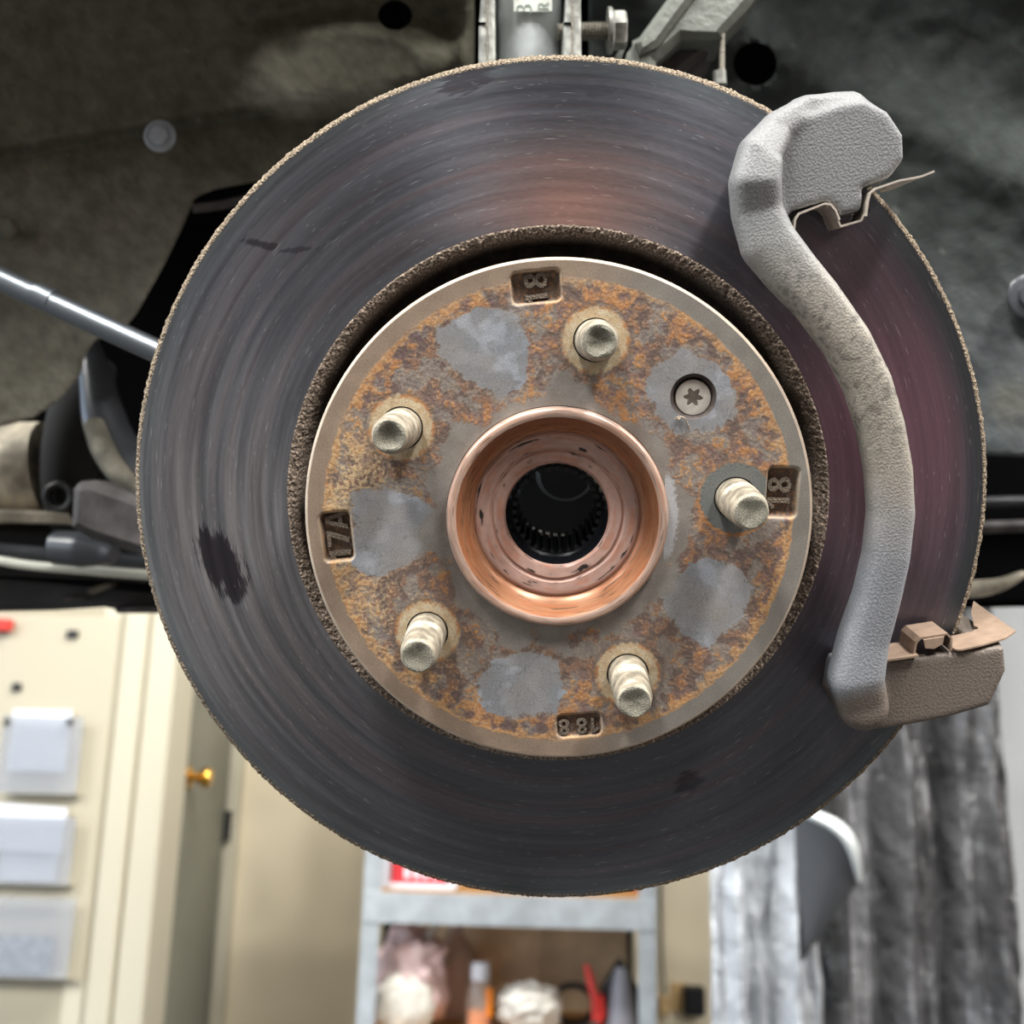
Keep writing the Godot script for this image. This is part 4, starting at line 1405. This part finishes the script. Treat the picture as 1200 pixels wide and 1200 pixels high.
func brake_disc() -> void:
	var o := thing("brake_disc", "worn vented brake disc with a rusty hat and dark scored face", "brake disc", hub)
	var hm := hat_material()
	var rust_edge := mat("edge_rust", c8(160, 146, 128), 0.9, 0.0, "speck", 60.0, "rough", 0.05)
	var lip_rust := mat("lip_rust", c8(160, 144, 130), 0.9, 0.0, "speck", 50.0, "rough", 0.04)
	var wall_rust := mat("wall_rust", c8(66, 58, 52), 0.85, 0.0, "blotch", 40.0)
	var rim_steel := mat("rim_steel", c8(196, 180, 162), 0.45, 0.3, "soft", 30.0)

	# the face the pads ran on
	var b := mm()
	b.lathe([Vector2(153.0, -30.0), Vector2(140, -30.0), Vector2(126, -30.0), Vector2(112, -30.0), Vector2(98.3, -30.0)], 240)
	for i in b.uv.size(): b.uv[i].y = 1.0 - b.uv[i].y
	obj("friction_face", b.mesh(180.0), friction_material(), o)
	var nz := fnl(71, 0.6, 3)
	var nf := fnl(72, 2.2, 2)
	b = mm()
	b.lathe([Vector2(130, -56.5), Vector2(154.6, -56.5), Vector2(155.2, -56), Vector2(155.3, -48), Vector2(155.2, -38), Vector2(155.2, -34), Vector2(155.0, -32.4), Vector2(154.4, -31.2), Vector2(153.7, -30.4), Vector2(152.8, -29.95), Vector2(152.2, -30.2)], 1400, Transform3D(), func(a: float, i: int) -> Vector2:
		if i < 3: return Vector2.ZERO
		var w := Vector3(cos(a) * 150.0, sin(a) * 150.0, i * 1.7)
		return Vector2(0.4, 0.26) * (nz.get_noise_3dv(w) + 0.8 * nf.get_noise_3dv(w)) * (0.35 if i >= 9 else 1.0))
	obj("rusty_edge", b.mesh(180.0), rust_edge, o)
	b = mm()
	b.lathe([Vector2(98.6, -30.3), Vector2(98.0, -29.8), Vector2(97.3, -29.9), Vector2(96.6, -30.1), Vector2(95.9, -30.3), Vector2(95.2, -30.6), Vector2(94.5, -31.1), Vector2(93.9, -32.2), Vector2(93.3, -40), Vector2(93.3, -54)], 1000, Transform3D(), func(a: float, i: int) -> Vector2:
		if i > 8 or i < 1: return Vector2.ZERO
		var w := Vector3(cos(a) * 96.0, sin(a) * 96.0, i * 0.9) * 0.75
		return Vector2(0.4, 0.75) * (nz.get_noise_3dv(w) + 0.9 * nf.get_noise_3dv(w)) * (0.3 if i < 2 else 1.0))
	obj("inner_rust_lip", b.mesh(180.0), lip_rust, o)
	b = mm()
	b.lathe([Vector2(93.6, -53.5), Vector2(85.0, -53.5)], 120)
	b.lathe([Vector2(85.2, -54), Vector2(85.45, -2.0)], 160)
	obj("hat_wall", b.mesh(35.0), wall_rust, o)
	b = mm()
	b.lathe([Vector2(85.45, -2.2), Vector2(85.45, -0.9), Vector2(85.2, -0.45), Vector2(84.8, -0.1), Vector2(84.4, 0.0)], 200)
	obj("hat_rim", b.mesh(50.0), rim_steel, o)
	var face := obj("hat_face", hat_face(), hm, o)
	b = mm()
	for s in STUDS: b.lathe([Vector2(7.25, 0.02), Vector2(7.0, -0.5), Vector2(7.0, -7.5)], 48, Transform3D(Basis(), Vector3(s.x, s.y, 0)))
	b.lathe([Vector2(37.35, 0.02), Vector2(37.3, -7.5)], 120)
	obj("hole_wall", b.mesh(40.0), wall_rust, o)
	# cast numbers in the four pockets
	for q in [["18", 0, PI / 2 + 0.09, 7.4, Vector2(0.3, -0.6)], ["18", 1, PI / 2 - 0.04, 7.6, Vector2(-0.6, -0.4)], ["17A", 2, PI / 2 + 0.09, 7.4, Vector2(0.4, -0.3)], ["18 8", 3, PI + 0.08, 5.4, Vector2(0, -0.4)]]:
		var tm := TextMesh.new()
		var f := SystemFont.new()
		f.font_names = PackedStringArray(["Droid Sans"])
		f.font_weight = 700
		tm.font = f
		tm.text = q[0]
		tm.font_size = 48
		tm.pixel_size = q[3] / 34.0 * 0.001
		tm.depth = 0.0018
		var k = POCKETS[q[1]]
		var num := obj("cast_number", tm, M.get("number_iron", mat("number_iron", c8(138, 124, 110), 0.75, 0.2, "speck", 90.0, "rough", 0.01)), face, Transform3D(Basis(Vector3.BACK, q[2]), Vector3(k[0].x + q[4].x, k[0].y + q[4].y, -k[3] + 0.7) * 0.001))
		num.set_meta("label", "raised cast number in its pocket")
	# the screw that holds the disc, sunk in its hole
	b = mm()
	b.lathe([Vector2(7.65, 0.02), Vector2(7.4, -0.25), Vector2(6.2, -2.0), Vector2(6.1, -6.5)], 64)
	var sc := obj("countersink", b.mesh(40.0), mat("dark_iron", c8(86, 76, 72), 0.6, 0.2, "blotch", 60.0), o, Transform3D(Basis(), Vector3(SCREW.x, SCREW.y, 0) * 0.001))
	b = mm()
	var seg := 96
	var star := func(a: float, grow: float) -> float: return 2.55 + 0.62 * cos(6.0 * a + 0.5) + grow
	var rings := [[6.0, -6.5, false], [5.95, -2.0, false], [5.75, -1.65, false], [4.6, -1.6, false], [0.12, -1.6, true], [0.0, -1.85, true], [-0.1, -4.2, true]]
	var first := b.v.size()
	for g in rings:
		for k in seg + 1:
			var a := TAU * k / seg
			var rr: float = star.call(a, g[0]) if g[2] else g[0]
			b.p(Vector3(cos(a) * rr, sin(a) * rr, g[1]))
	for i in rings.size() - 1:
		for k in seg:
			var a := first + i * (seg + 1) + k
			b.quad(a, a + 1, a + seg + 2, a + seg + 1)
	var mid := b.p(Vector3(0, 0, -4.6))
	for k in seg:
		var a := first + (rings.size() - 1) * (seg + 1) + k
		b.tri(a, a + 1, mid)
	obj("screw_head", b.mesh(40.0), mat("screw_steel", c8(190, 184, 176), 0.5, 0.25, "soft", 60.0), sc, Transform3D(Basis(), Vector3(0.15, -0.35, 0) * 0.001))
	# a curl of metal beside the screw
	var mshv := thing("metal_shaving", "tiny curl of swarf beside the disc's retaining screw", "swarf", hub)
	b = mm()
	b.tube([Vector3(38.4, 32.6, 0.6), Vector3(39.6, 33.4, 0.9), Vector3(40.8, 33.6, 0.7), Vector3(41.9, 33.2, 1.0), Vector3(42.7, 32.0, 0.7), Vector3(43.4, 30.3, 0.5), Vector3(44.0, 28.9, 0.4)], [0.1, 0.35, 0.2, 0.3, 0.25, 0.3, 0.1], 8)
	b.tube([Vector3(39.3, 33.0, 0.6), Vector3(40.0, 32.7, 1.1), Vector3(40.6, 33.2, 0.6)], [0.3, 0.6, 0.3], 8)
	obj("curl", b.mesh(60.0), mat("swarf", c8(188, 170, 150), 0.5, 0.3, "speck", 200.0), mshv)


# ---------------------------------------------------------------- the hub
# wear marks drawn out along the turning direction
func turned(seed_: int, mean: float, from: float, deep: float) -> ImageTexture:
	var w := 512
	var h := 96
	var im := fnl(seed_, 0.07, 4).get_image(96 + 16, h)
	im.convert(Image.FORMAT_L8)
	var im2 := fnl(seed_ + 100, 0.09, 4).get_image(256 + 16, h)
	im2.convert(Image.FORMAT_L8)
	var lay := [im, im2]
	for q in 2:
		var n := 96 if q == 0 else 256
		var s: PackedByteArray = lay[q].get_data()
		var d := PackedByteArray()
		d.resize(n * h)
		for j in h:
			for i in n:
				var a := float(s[j * (n + 16) + i])
				if i < 16: a = lerpf(float(s[j * (n + 16) + n + i]), a, i / 16.0)
				d[j * n + i] = int(a)
		lay[q] = Image.create_from_data(n, h, false, Image.FORMAT_L8, d)
		lay[q].resize(w, h, Image.INTERPOLATE_CUBIC)
	var a0: PackedByteArray = lay[0].get_data()
	var b0: PackedByteArray = lay[1].get_data()
	var out := PackedByteArray()
	out.resize(w * h * 3)
	for i in w * h:
		var a := a0[i] / 255.0
		var b := b0[i] / 255.0
		var g := 0.88 + 0.14 * (b - 0.5)
		g *= 1.0 - deep * smoothstep(from, from - 0.1, a * 0.65 + b * 0.35)
		var warm := 0.1 * smoothstep(mean, mean + 0.2, a)
		out[i * 3] = clampi(int(255.0 * g), 0, 255)
		out[i * 3 + 1] = clampi(int(255.0 * g * (1.0 - warm)), 0, 255)
		out[i * 3 + 2] = clampi(int(255.0 * g * (1.0 - 1.6 * warm)), 0, 255)
	return ImageTexture.create_from_image(Image.create_from_data(w, h, false, Image.FORMAT_RGB8, out))


func wheel_hub() -> void:
	var o := thing("wheel_hub", "wheel hub with five studs and a coppery splined bore", "wheel hub", hub)
	var copper := mat("copper_rust", c8(168, 118, 86), 0.34, 0.3)
	var pinkish := mat("bore_face", c8(190, 156, 144), 0.48, 0.2)
	var lip := mat("pilot_lip", c8(214, 184, 168), 0.38, 0.35)
	copper.albedo_texture = turned(81, 0.5, 0.34, 0.3)
	pinkish.albedo_texture = turned(82, 0.55, 0.33, 0.8)
	lip.albedo_texture = turned(83, 0.5, 0.34, 0.4)
	var grease := mat("greasy_black", c8(20, 22, 26), 0.22, 0.3)
	var b := mm()
	b.lathe([Vector2(37.1, -9), Vector2(37.1, 2.6), Vector2(36.6, 3.7), Vector2(35.9, 4.2), Vector2(34.6, 4.25), Vector2(33.8, 3.9)], 160)
	obj("pilot_lip", b.mesh(60.0), lip, o)
	b = mm()
	b.lathe([Vector2(33.8, 3.9), Vector2(33.2, 3.0), Vector2(32.4, 1.2), Vector2(31.4, -0.8), Vector2(30.3, -2.5), Vector2(29.2, -3.7), Vector2(28.4, -4.1)], 160)
	obj("pilot_bowl", b.mesh(60.0), copper, o)
	b = mm()
	b.lathe([Vector2(28.4, -4.1), Vector2(27.9, -3.7), Vector2(27.2, -3.45), Vector2(26.3, -3.5), Vector2(23.4, -3.9), Vector2(22.9, -4.3), Vector2(22.5, -4.5), Vector2(22.1, -4.3), Vector2(21.6, -3.9), Vector2(18.6, -4.4), Vector2(17.9, -4.9), Vector2(17.5, -5.6)], 160, Transform3D(), func(a: float, i: int) -> Vector2:
		if i < 4 or i > 9: return Vector2.ZERO
		return Vector2(0.22 * sin(3.0 * a + 1.0) + 0.12 * sin(7.0 * a), 0.0))
	obj("bore_face", b.mesh(25.0), pinkish, o)
	b = mm()
	b.lathe([Vector2(17.5, -5.6), Vector2(16.9, -8.5), Vector2(16.2, -12.0), Vector2(15.4, -12.8)], 96)
	var first := b.v.size()
	var prof := []
	for k in 31:
		for q in [[0.0, 15.5], [0.36, 15.5], [0.5, 13.9], [0.86, 13.9]]: prof.append([TAU * (k + q[0]) / 31.0, q[1]])
	var n := prof.size()
	for z in [-12.8, -46.0]:
		for q in prof: b.p(Vector3(cos(q[0]) * q[1], sin(q[0]) * q[1], z))
	for i in n:
		var j := (i + 1) % n
		b.quad(first + i, first + j, first + n + j, first + n + i)
	var rim0 := b.v.size()
	for q in prof: b.p(Vector3(cos(q[0]) * 15.6, sin(q[0]) * 15.6, -12.8))
	for i in n:
		var j := (i + 1) % n
		b.quad(rim0 + i, rim0 + j, first + j, first + i)
	obj("spline_bore", b.mesh(30.0), grease, o)
	# flange that shows through the stud holes, and the barrel behind it
	b = mm()
	b.lathe([Vector2(15.6, -46), Vector2(30, -46), Vector2(32, -44), Vector2(34, -22), Vector2(74, -20), Vector2(75, -19), Vector2(75, -8.5), Vector2(74.5, -8.1), Vector2(36.5, -8.1)], 96)
	obj("flange", b.mesh(35.0), mat("flange_iron", c8(60, 54, 50), 0.7, 0.3, "blotch", 30.0), o)
	# studs
	var steel := mat("stud_zinc", c8(184, 174, 155), 0.5, 0.3, "blotch", 55.0, "rough", 0.004)
	var tip := mat("stud_tip", c8(160, 156, 140), 0.6, 0.3, "speck", 150.0, "rough", 0.02)
	for i in 5:
		var s: Vector2 = STUDS[i]
		var st := mm()
		var pr := [Vector2(0, -9), Vector2(6.75, -9), Vector2(6.75, 8.2), Vector2(6.45, 9.0)]
		for k in 4: pr.append_array([Vector2(5.95, 9.5 + k * 1.35), Vector2(6.55, 10.1 + k * 1.35)])
		pr.append_array([Vector2(6.0, 15.2), Vector2(6.0, 16.2), Vector2(6.3, 16.8), Vector2(6.25, 23.5), Vector2(5.9, 25.0), Vector2(5.55, 28.0), Vector2(5.2, 29.0)])
		st.lathe(pr, 48)
		var so := obj("wheel_stud", st.mesh(28.0), steel, o, Transform3D(Basis(Vector3.BACK, i * 1.1), Vector3(s.x, s.y, 0) * 0.001))
		st = mm()
		var dp: float = [1.0, 0.9, 0.35, 0.5, 0.5][i]
		st.lathe([Vector2(5.2, 29.0), Vector2(4.9, 29.3), Vector2(4.0, 29.3), Vector2(3.1, 29.3 - dp * 0.7), Vector2(1.6, 29.3 - dp * 1.6), Vector2(0, 29.3 - dp * 1.8)], 40, Transform3D(), func(a: float, k: int) -> Vector2: return Vector2(0.18 * sin(5.0 * a + i) * (1.0 if k == 3 or k == 4 else 0.0), 0.15 * sin(3.0 * a + i * 2.0) * (1.0 if k > 1 and k < 5 else 0.0)))
		obj("stud_end", st.mesh(40.0), tip, so)
	# the drive shaft's end far down the bore
	var ax := thing("drive_shaft", "dark drive shaft end seen through the hub bore", "shaft", hub)
	b = mm()
	b.lathe([Vector2(0, -140), Vector2(20, -140), Vector2(30, -120), Vector2(30, -84), Vector2(27, -80), Vector2(12, -79), Vector2(10, -77), Vector2(0, -77)], 48, Transform3D(Basis(Vector3.RIGHT, 0.25), Vector3(4, -14, 6)))
	obj("joint_end", b.mesh(35.0), mat("shaft_steel", c8(112, 120, 124), 0.4, 0.5), ax)


# ---------------------------------------------------------------- the caliper bracket
const ARM := [Vector2(97, 136), Vector2(82, 134), Vector2(72, 127), Vector2(65.6, 118), Vector2(63.8, 108.6), Vector2(65.2, 99.7), Vector2(69.1, 89.7), Vector2(76.3, 80.9), Vector2(84.7, 71.8), Vector2(95.4, 57.8), Vector2(103.0, 43.8), Vector2(107.9, 29.6), Vector2(111.2, 15.2), Vector2(112.8, 0.6), Vector2(112.0, -14.1), Vector2(109.6, -29.0), Vector2(105.9, -44.2), Vector2(103.9, -58.0), Vector2(107.0, -68.0)]
const ARM_R := [3.2, 4.0, 5.4, 7.2, 8.2, 8.0, 9.0, 8.6, 8.0, 7.6, 7.5, 7.4, 7.4, 7.3, 7.3, 7.5, 8.2, 9.2, 8.8]
const ARM_Z := [-22.0, -20.5, -15.0, -8.0, -5.5, -8.5, -7.5, -7.0, -6.5, -6.0, -6.0, -6.0, -6.0, -6.0, -6.0, -6.5, -7.0, -6.5, -9.0]
const TOP_OUT := [Vector2(59.5, 116.0), Vector2(66.1, 126.3), Vector2(70.8, 131.0), Vector2(79.5, 137.8), Vector2(91.8, 139.9), Vector2(100.9, 138.5), Vector2(108.8, 132.5), Vector2(113.3, 126.4), Vector2(114.3, 117), Vector2(109.6, 110.6), Vector2(100.8, 107.4), Vector2(100.8, 104.2), Vector2(100.1, 100.3), Vector2(93.6, 98.5), Vector2(91.8, 101.6), Vector2(88.5, 103.4), Vector2(77.8, 100.6), Vector2(73.6, 96.2), Vector2(66, 97), Vector2(60.5, 104)]
const TOP_FACE := [Vector2(63, 117), Vector2(68.4, 125.0), Vector2(75, 128.2), Vector2(84.7, 131.0), Vector2(93, 133.6), Vector2(99.7, 134.4), Vector2(106.9, 131.0), Vector2(112, 124), Vector2(112.8, 116.5), Vector2(108.7, 111.0), Vector2(99.6, 107.6), Vector2(100.2, 104.0), Vector2(99.6, 100.4), Vector2(93.3, 98.8), Vector2(91.5, 101.6), Vector2(88.1, 103.3), Vector2(77.6, 100.5), Vector2(73.4, 96.2), Vector2(66, 97.5), Vector2(62, 104)]
const LOW_OUT := [Vector2(112.4, -53.0), Vector2(126.4, -51.2), Vector2(157.4, -47.0), Vector2(159.6, -57.0), Vector2(155.0, -70.6), Vector2(141.4, -75.5), Vector2(128.1, -78.5), Vector2(114.7, -80.0), Vector2(107.1, -79.4), Vector2(102.3, -75.4), Vector2(97.0, -66), Vector2(98.5, -54.5)]
const LOW_FACE := [Vector2(112.2, -53.4), Vector2(126.0, -51.6), Vector2(155.8, -47.8), Vector2(157.0, -56.6), Vector2(152.2, -69.0), Vector2(137.6, -73.6), Vector2(124, -76.5), Vector2(114, -78.2), Vector2(107.5, -77.6), Vector2(103.2, -74), Vector2(98.8, -65), Vector2(100, -55)]


func bracket() -> void:
	var b := mm()
	var cell := 1.25
	var lo := Vector3(52, -86, -60)
	var nx := 91
	var ny := 186
	var nz := 52
	var f := PackedFloat32Array()
	f.resize(nx * ny * nz)
	f.fill(5.0)
	var top_o := PackedVector2Array(TOP_OUT)
	var top_f := PackedVector2Array(TOP_FACE)
	var low_o := PackedVector2Array(LOW_OUT)
	var low_f := PackedVector2Array(LOW_FACE)
	for j in ny:
		for i in nx:
			var q := Vector2(lo.x + i * cell, lo.y + j * cell)
			var r := q.length()
			# the arm
			var bd := 1e9
			var ar := 8.0
			var az := -6.0
			for k in ARM.size() - 1:
				var e: Vector2 = ARM[k + 1] - ARM[k]
				var w: Vector2 = q - ARM[k]
				var h := clampf(w.dot(e) / e.length_squared(), 0.0, 1.0)
				var d := (w - e * h).length()
				if d < bd:
					bd = d
					ar = lerpf(ARM_R[k], ARM_R[k + 1], h)
					az = lerpf(ARM_Z[k], ARM_Z[k + 1], h)
			var d_o := 50.0
			var d_f := 50.0
			if q.y > 88.0:
				d_o = poly_sd(q, top_o)
				d_f = poly_sd(q, top_f)
			elif q.y < -38.0:
				d_o = poly_sd(q, low_o)
				d_f = poly_sd(q, low_f)
			if bd > ar + 6.0 and d_o > 6.0: continue
			var zf := -10.5 if q.y > 0.0 else -10.5
			for k in nz:
				var z := lo.z + k * cell
				var rz := 8.4
				var m := pow(bd / ar, 3.4) + pow(absf(z - az) / rz, 3.0)
				var da := (pow(m, 0.312) - 1.0) * minf(ar, rz) if m > 1e-6 else -minf(ar, rz)
				var db := 50.0
				if d_o < 8.0:
					var s := clampf((z + 25.0) / 14.0, 0.0, 1.0)
					var d2 := lerpf(d_o, d_f, s * s)
					var e1 := maxf(d2 + 0.7, z - zf + 0.7)
					var round := Vector2(maxf(d2 + 0.7, 0.0), maxf(z - zf + 0.7, 0.0)).length() + minf(e1, 0.0) - 0.7
					db = maxf(round, -58.0 - z)
					db = maxf(db, -maxf(r - 156.8, z + 25.5))
				var kk := 2.2
				var hh := maxf(kk - absf(da - db), 0.0) / kk
				f[i + nx * (j + ny * k)] = minf(da, db) - hh * hh * kk * 0.25
	b.nets(f, nx, ny, nz, lo, cell)
	var spk := fnl(91, 0.28, 2)
	# cast skin: cool grey at the top, brown with road dirt at the foot
	for i in b.v.size():
		var y := b.v[i].y * 1000.0
		var x := b.v[i].x * 1000.0
		var z := b.v[i].z * 1000.0
		var c := Color(0.2, 0.207, 0.21)
		c = c.lerp(Color(0.285, 0.26, 0.222), smoothstep(100.0, 60.0, y))
		c = c.lerp(Color(0.235, 0.245, 0.268), smoothstep(20.0, -20.0, y))
		var foot := smoothstep(-56.0, -64.0, y + (106.0 - x) * 0.35)
		c = c.lerp(Color(0.155, 0.128, 0.106), maxf(foot, smoothstep(112.0, 118.0, x) if y < -40.0 else 0.0))
		c = c.lerp(Color(0.24, 0.2, 0.165), 0.8 * smoothstep(-8.0, -13.0, z) * smoothstep(-40.0, 20.0, y) * smoothstep(96.0, 80.0, y))
		var dirt := smoothstep(0.12, 0.42, spk.get_noise_3dv(b.v[i] * 1000.0)) * smoothstep(10.0, 40.0, y) * smoothstep(92.0, 70.0, y)
		b.col[i] = c * (1.0 - 0.5 * dirt)
	var skin := vc(mat("cast_skin", c8(255, 255, 255), 0.6, 0.12, "grain", 60.0, "rough", 0.009))
	skin.uv1_scale = Vector3.ONE * 68.0
	var o := thing("caliper_bracket", "cast grey caliper bracket arching over the disc's right side", "caliper bracket", hub)
	obj("bracket_casting", b.mesh(180.0, true), skin, o)
	# a chip of paint and an oily spot on the arm
	var ch := mm()
	ch.blob(Vector3(93.2, 59.6, 1.6), Vector3(1.1, 0.7, 0.3), 12, 8)
	ch.blob(Vector3(94.4, 57.9, 1.65), Vector3(0.6, 0.9, 0.3), 12, 8)
	obj("oil_stain", ch.mesh(180.0), M.cavity_black, o)


func strip(pts: Array, thick: float, z0: float, z1: float, b: MB) -> void:
	var polys := Geometry2D.offset_polyline(PackedVector2Array(pts), thick / 2.0, Geometry2D.JOIN_MITER, Geometry2D.END_BUTT)
	for p in polys: b.prism(p, z0, z1, 0.0)


func clips() -> void:
	var spring := mat("spring_steel", c8(214, 204, 192), 0.4, 0.4, "soft", 60.0)
	var worn := mat("worn_spring_steel", c8(160, 138, 120), 0.5, 0.25, "soft", 50.0)
	var o := thing("pad_clip", "thin steel pad clip under the bracket's upper end", "clip", hub)
	var b := mm()
	strip([Vector2(77.6, 90.6), Vector2(78.2, 97.4), Vector2(79.4, 99.4), Vector2(87.6, 102.5), Vector2(89.6, 102.2), Vector2(91.4, 100.2), Vector2(92.6, 97.3)], 0.65, -27.0, -9.5, b)
	obj("inner_leaf", b.mesh(25.0), spring, o)
	b = mm()
	strip([Vector2(92.6, 97.3), Vector2(93.6, 95.4), Vector2(100.3, 97.2), Vector2(101.2, 99.2)], 0.65, -27.0, -11.5, b)
	obj("seat_leaf", b.mesh(25.0), spring, o)
	b = mm()
	strip([Vector2(101.2, 98.4), Vector2(101.6, 103.0), Vector2(102.2, 105.6), Vector2(103.9, 107.1), Vector2(111.6, 109.6), Vector2(116.0, 110.3), Vector2(118.8, 110.9), Vector2(122.6, 112.4)], 0.65, -27.0, -9.5, b)
	obj("outer_tail", b.mesh(25.0), spring, o)
	b = mm()
	strip([Vector2(115.5, 110.2), Vector2(118.8, 110.9), Vector2(121.0, 111.7)], 0.65, -44.0, -27.0, b)
	obj("tail_web", b.mesh(25.0), spring, o)

	o = thing("pad_clip", "tan steel pad clip on the bracket's lower end", "clip", hub)
	b = mm()
	strip([Vector2(113.2, -51.8), Vector2(114.8, -52.2), Vector2(125.8, -50.4)], 0.7, -25.0, -8.0, b)
	obj("flat_tab", b.mesh(25.0), worn, o)
	b = mm()
	strip([Vector2(124.9, -50.4), Vector2(125.4, -46.2), Vector2(126.8, -44.6), Vector2(135.9, -43.1), Vector2(137.4, -44.6), Vector2(137.6, -49.0)], 0.7, -26.0, -10.0, b)
	obj("raised_saddle", b.mesh(25.0), worn, o)
	b = mm()
	b.prism(PackedVector2Array([Vector2(127.6, -45.0), Vector2(134.8, -43.8), Vector2(134.4, -46.6), Vector2(131.5, -48.4), Vector2(128.4, -48.2)]), -10.2, -9.5, 0.15)
	obj("front_lip", b.mesh(25.0), worn, o)
	b = mm()
	b.xf = b.xf * Transform3D(Basis(Vector3(0.985, 0.172, 0), Vector3(0, 0, 1), Vector3(0.172, -0.985, 0)), Vector3(138.2, -49.0, 0))
	b.prism(PackedVector2Array([Vector2(0.6, -11), Vector2(1.2, -9.6), Vector2(2.6, -9.0), Vector2(10, -10.2), Vector2(19.6, -13.5), Vector2(25.4, -19), Vector2(26.8, -62), Vector2(20.5, -48), Vector2(17.2, -37), Vector2(15.6, -32), Vector2(16.2, -29.5), Vector2(15.4, -27.6), Vector2(14, -27.8), Vector2(13.4, -26.2), Vector2(3.5, -24.6), Vector2(0.6, -23)]), -0.35, 0.35, 0.12)
	obj("outer_leaf", b.mesh(25.0), worn, o)
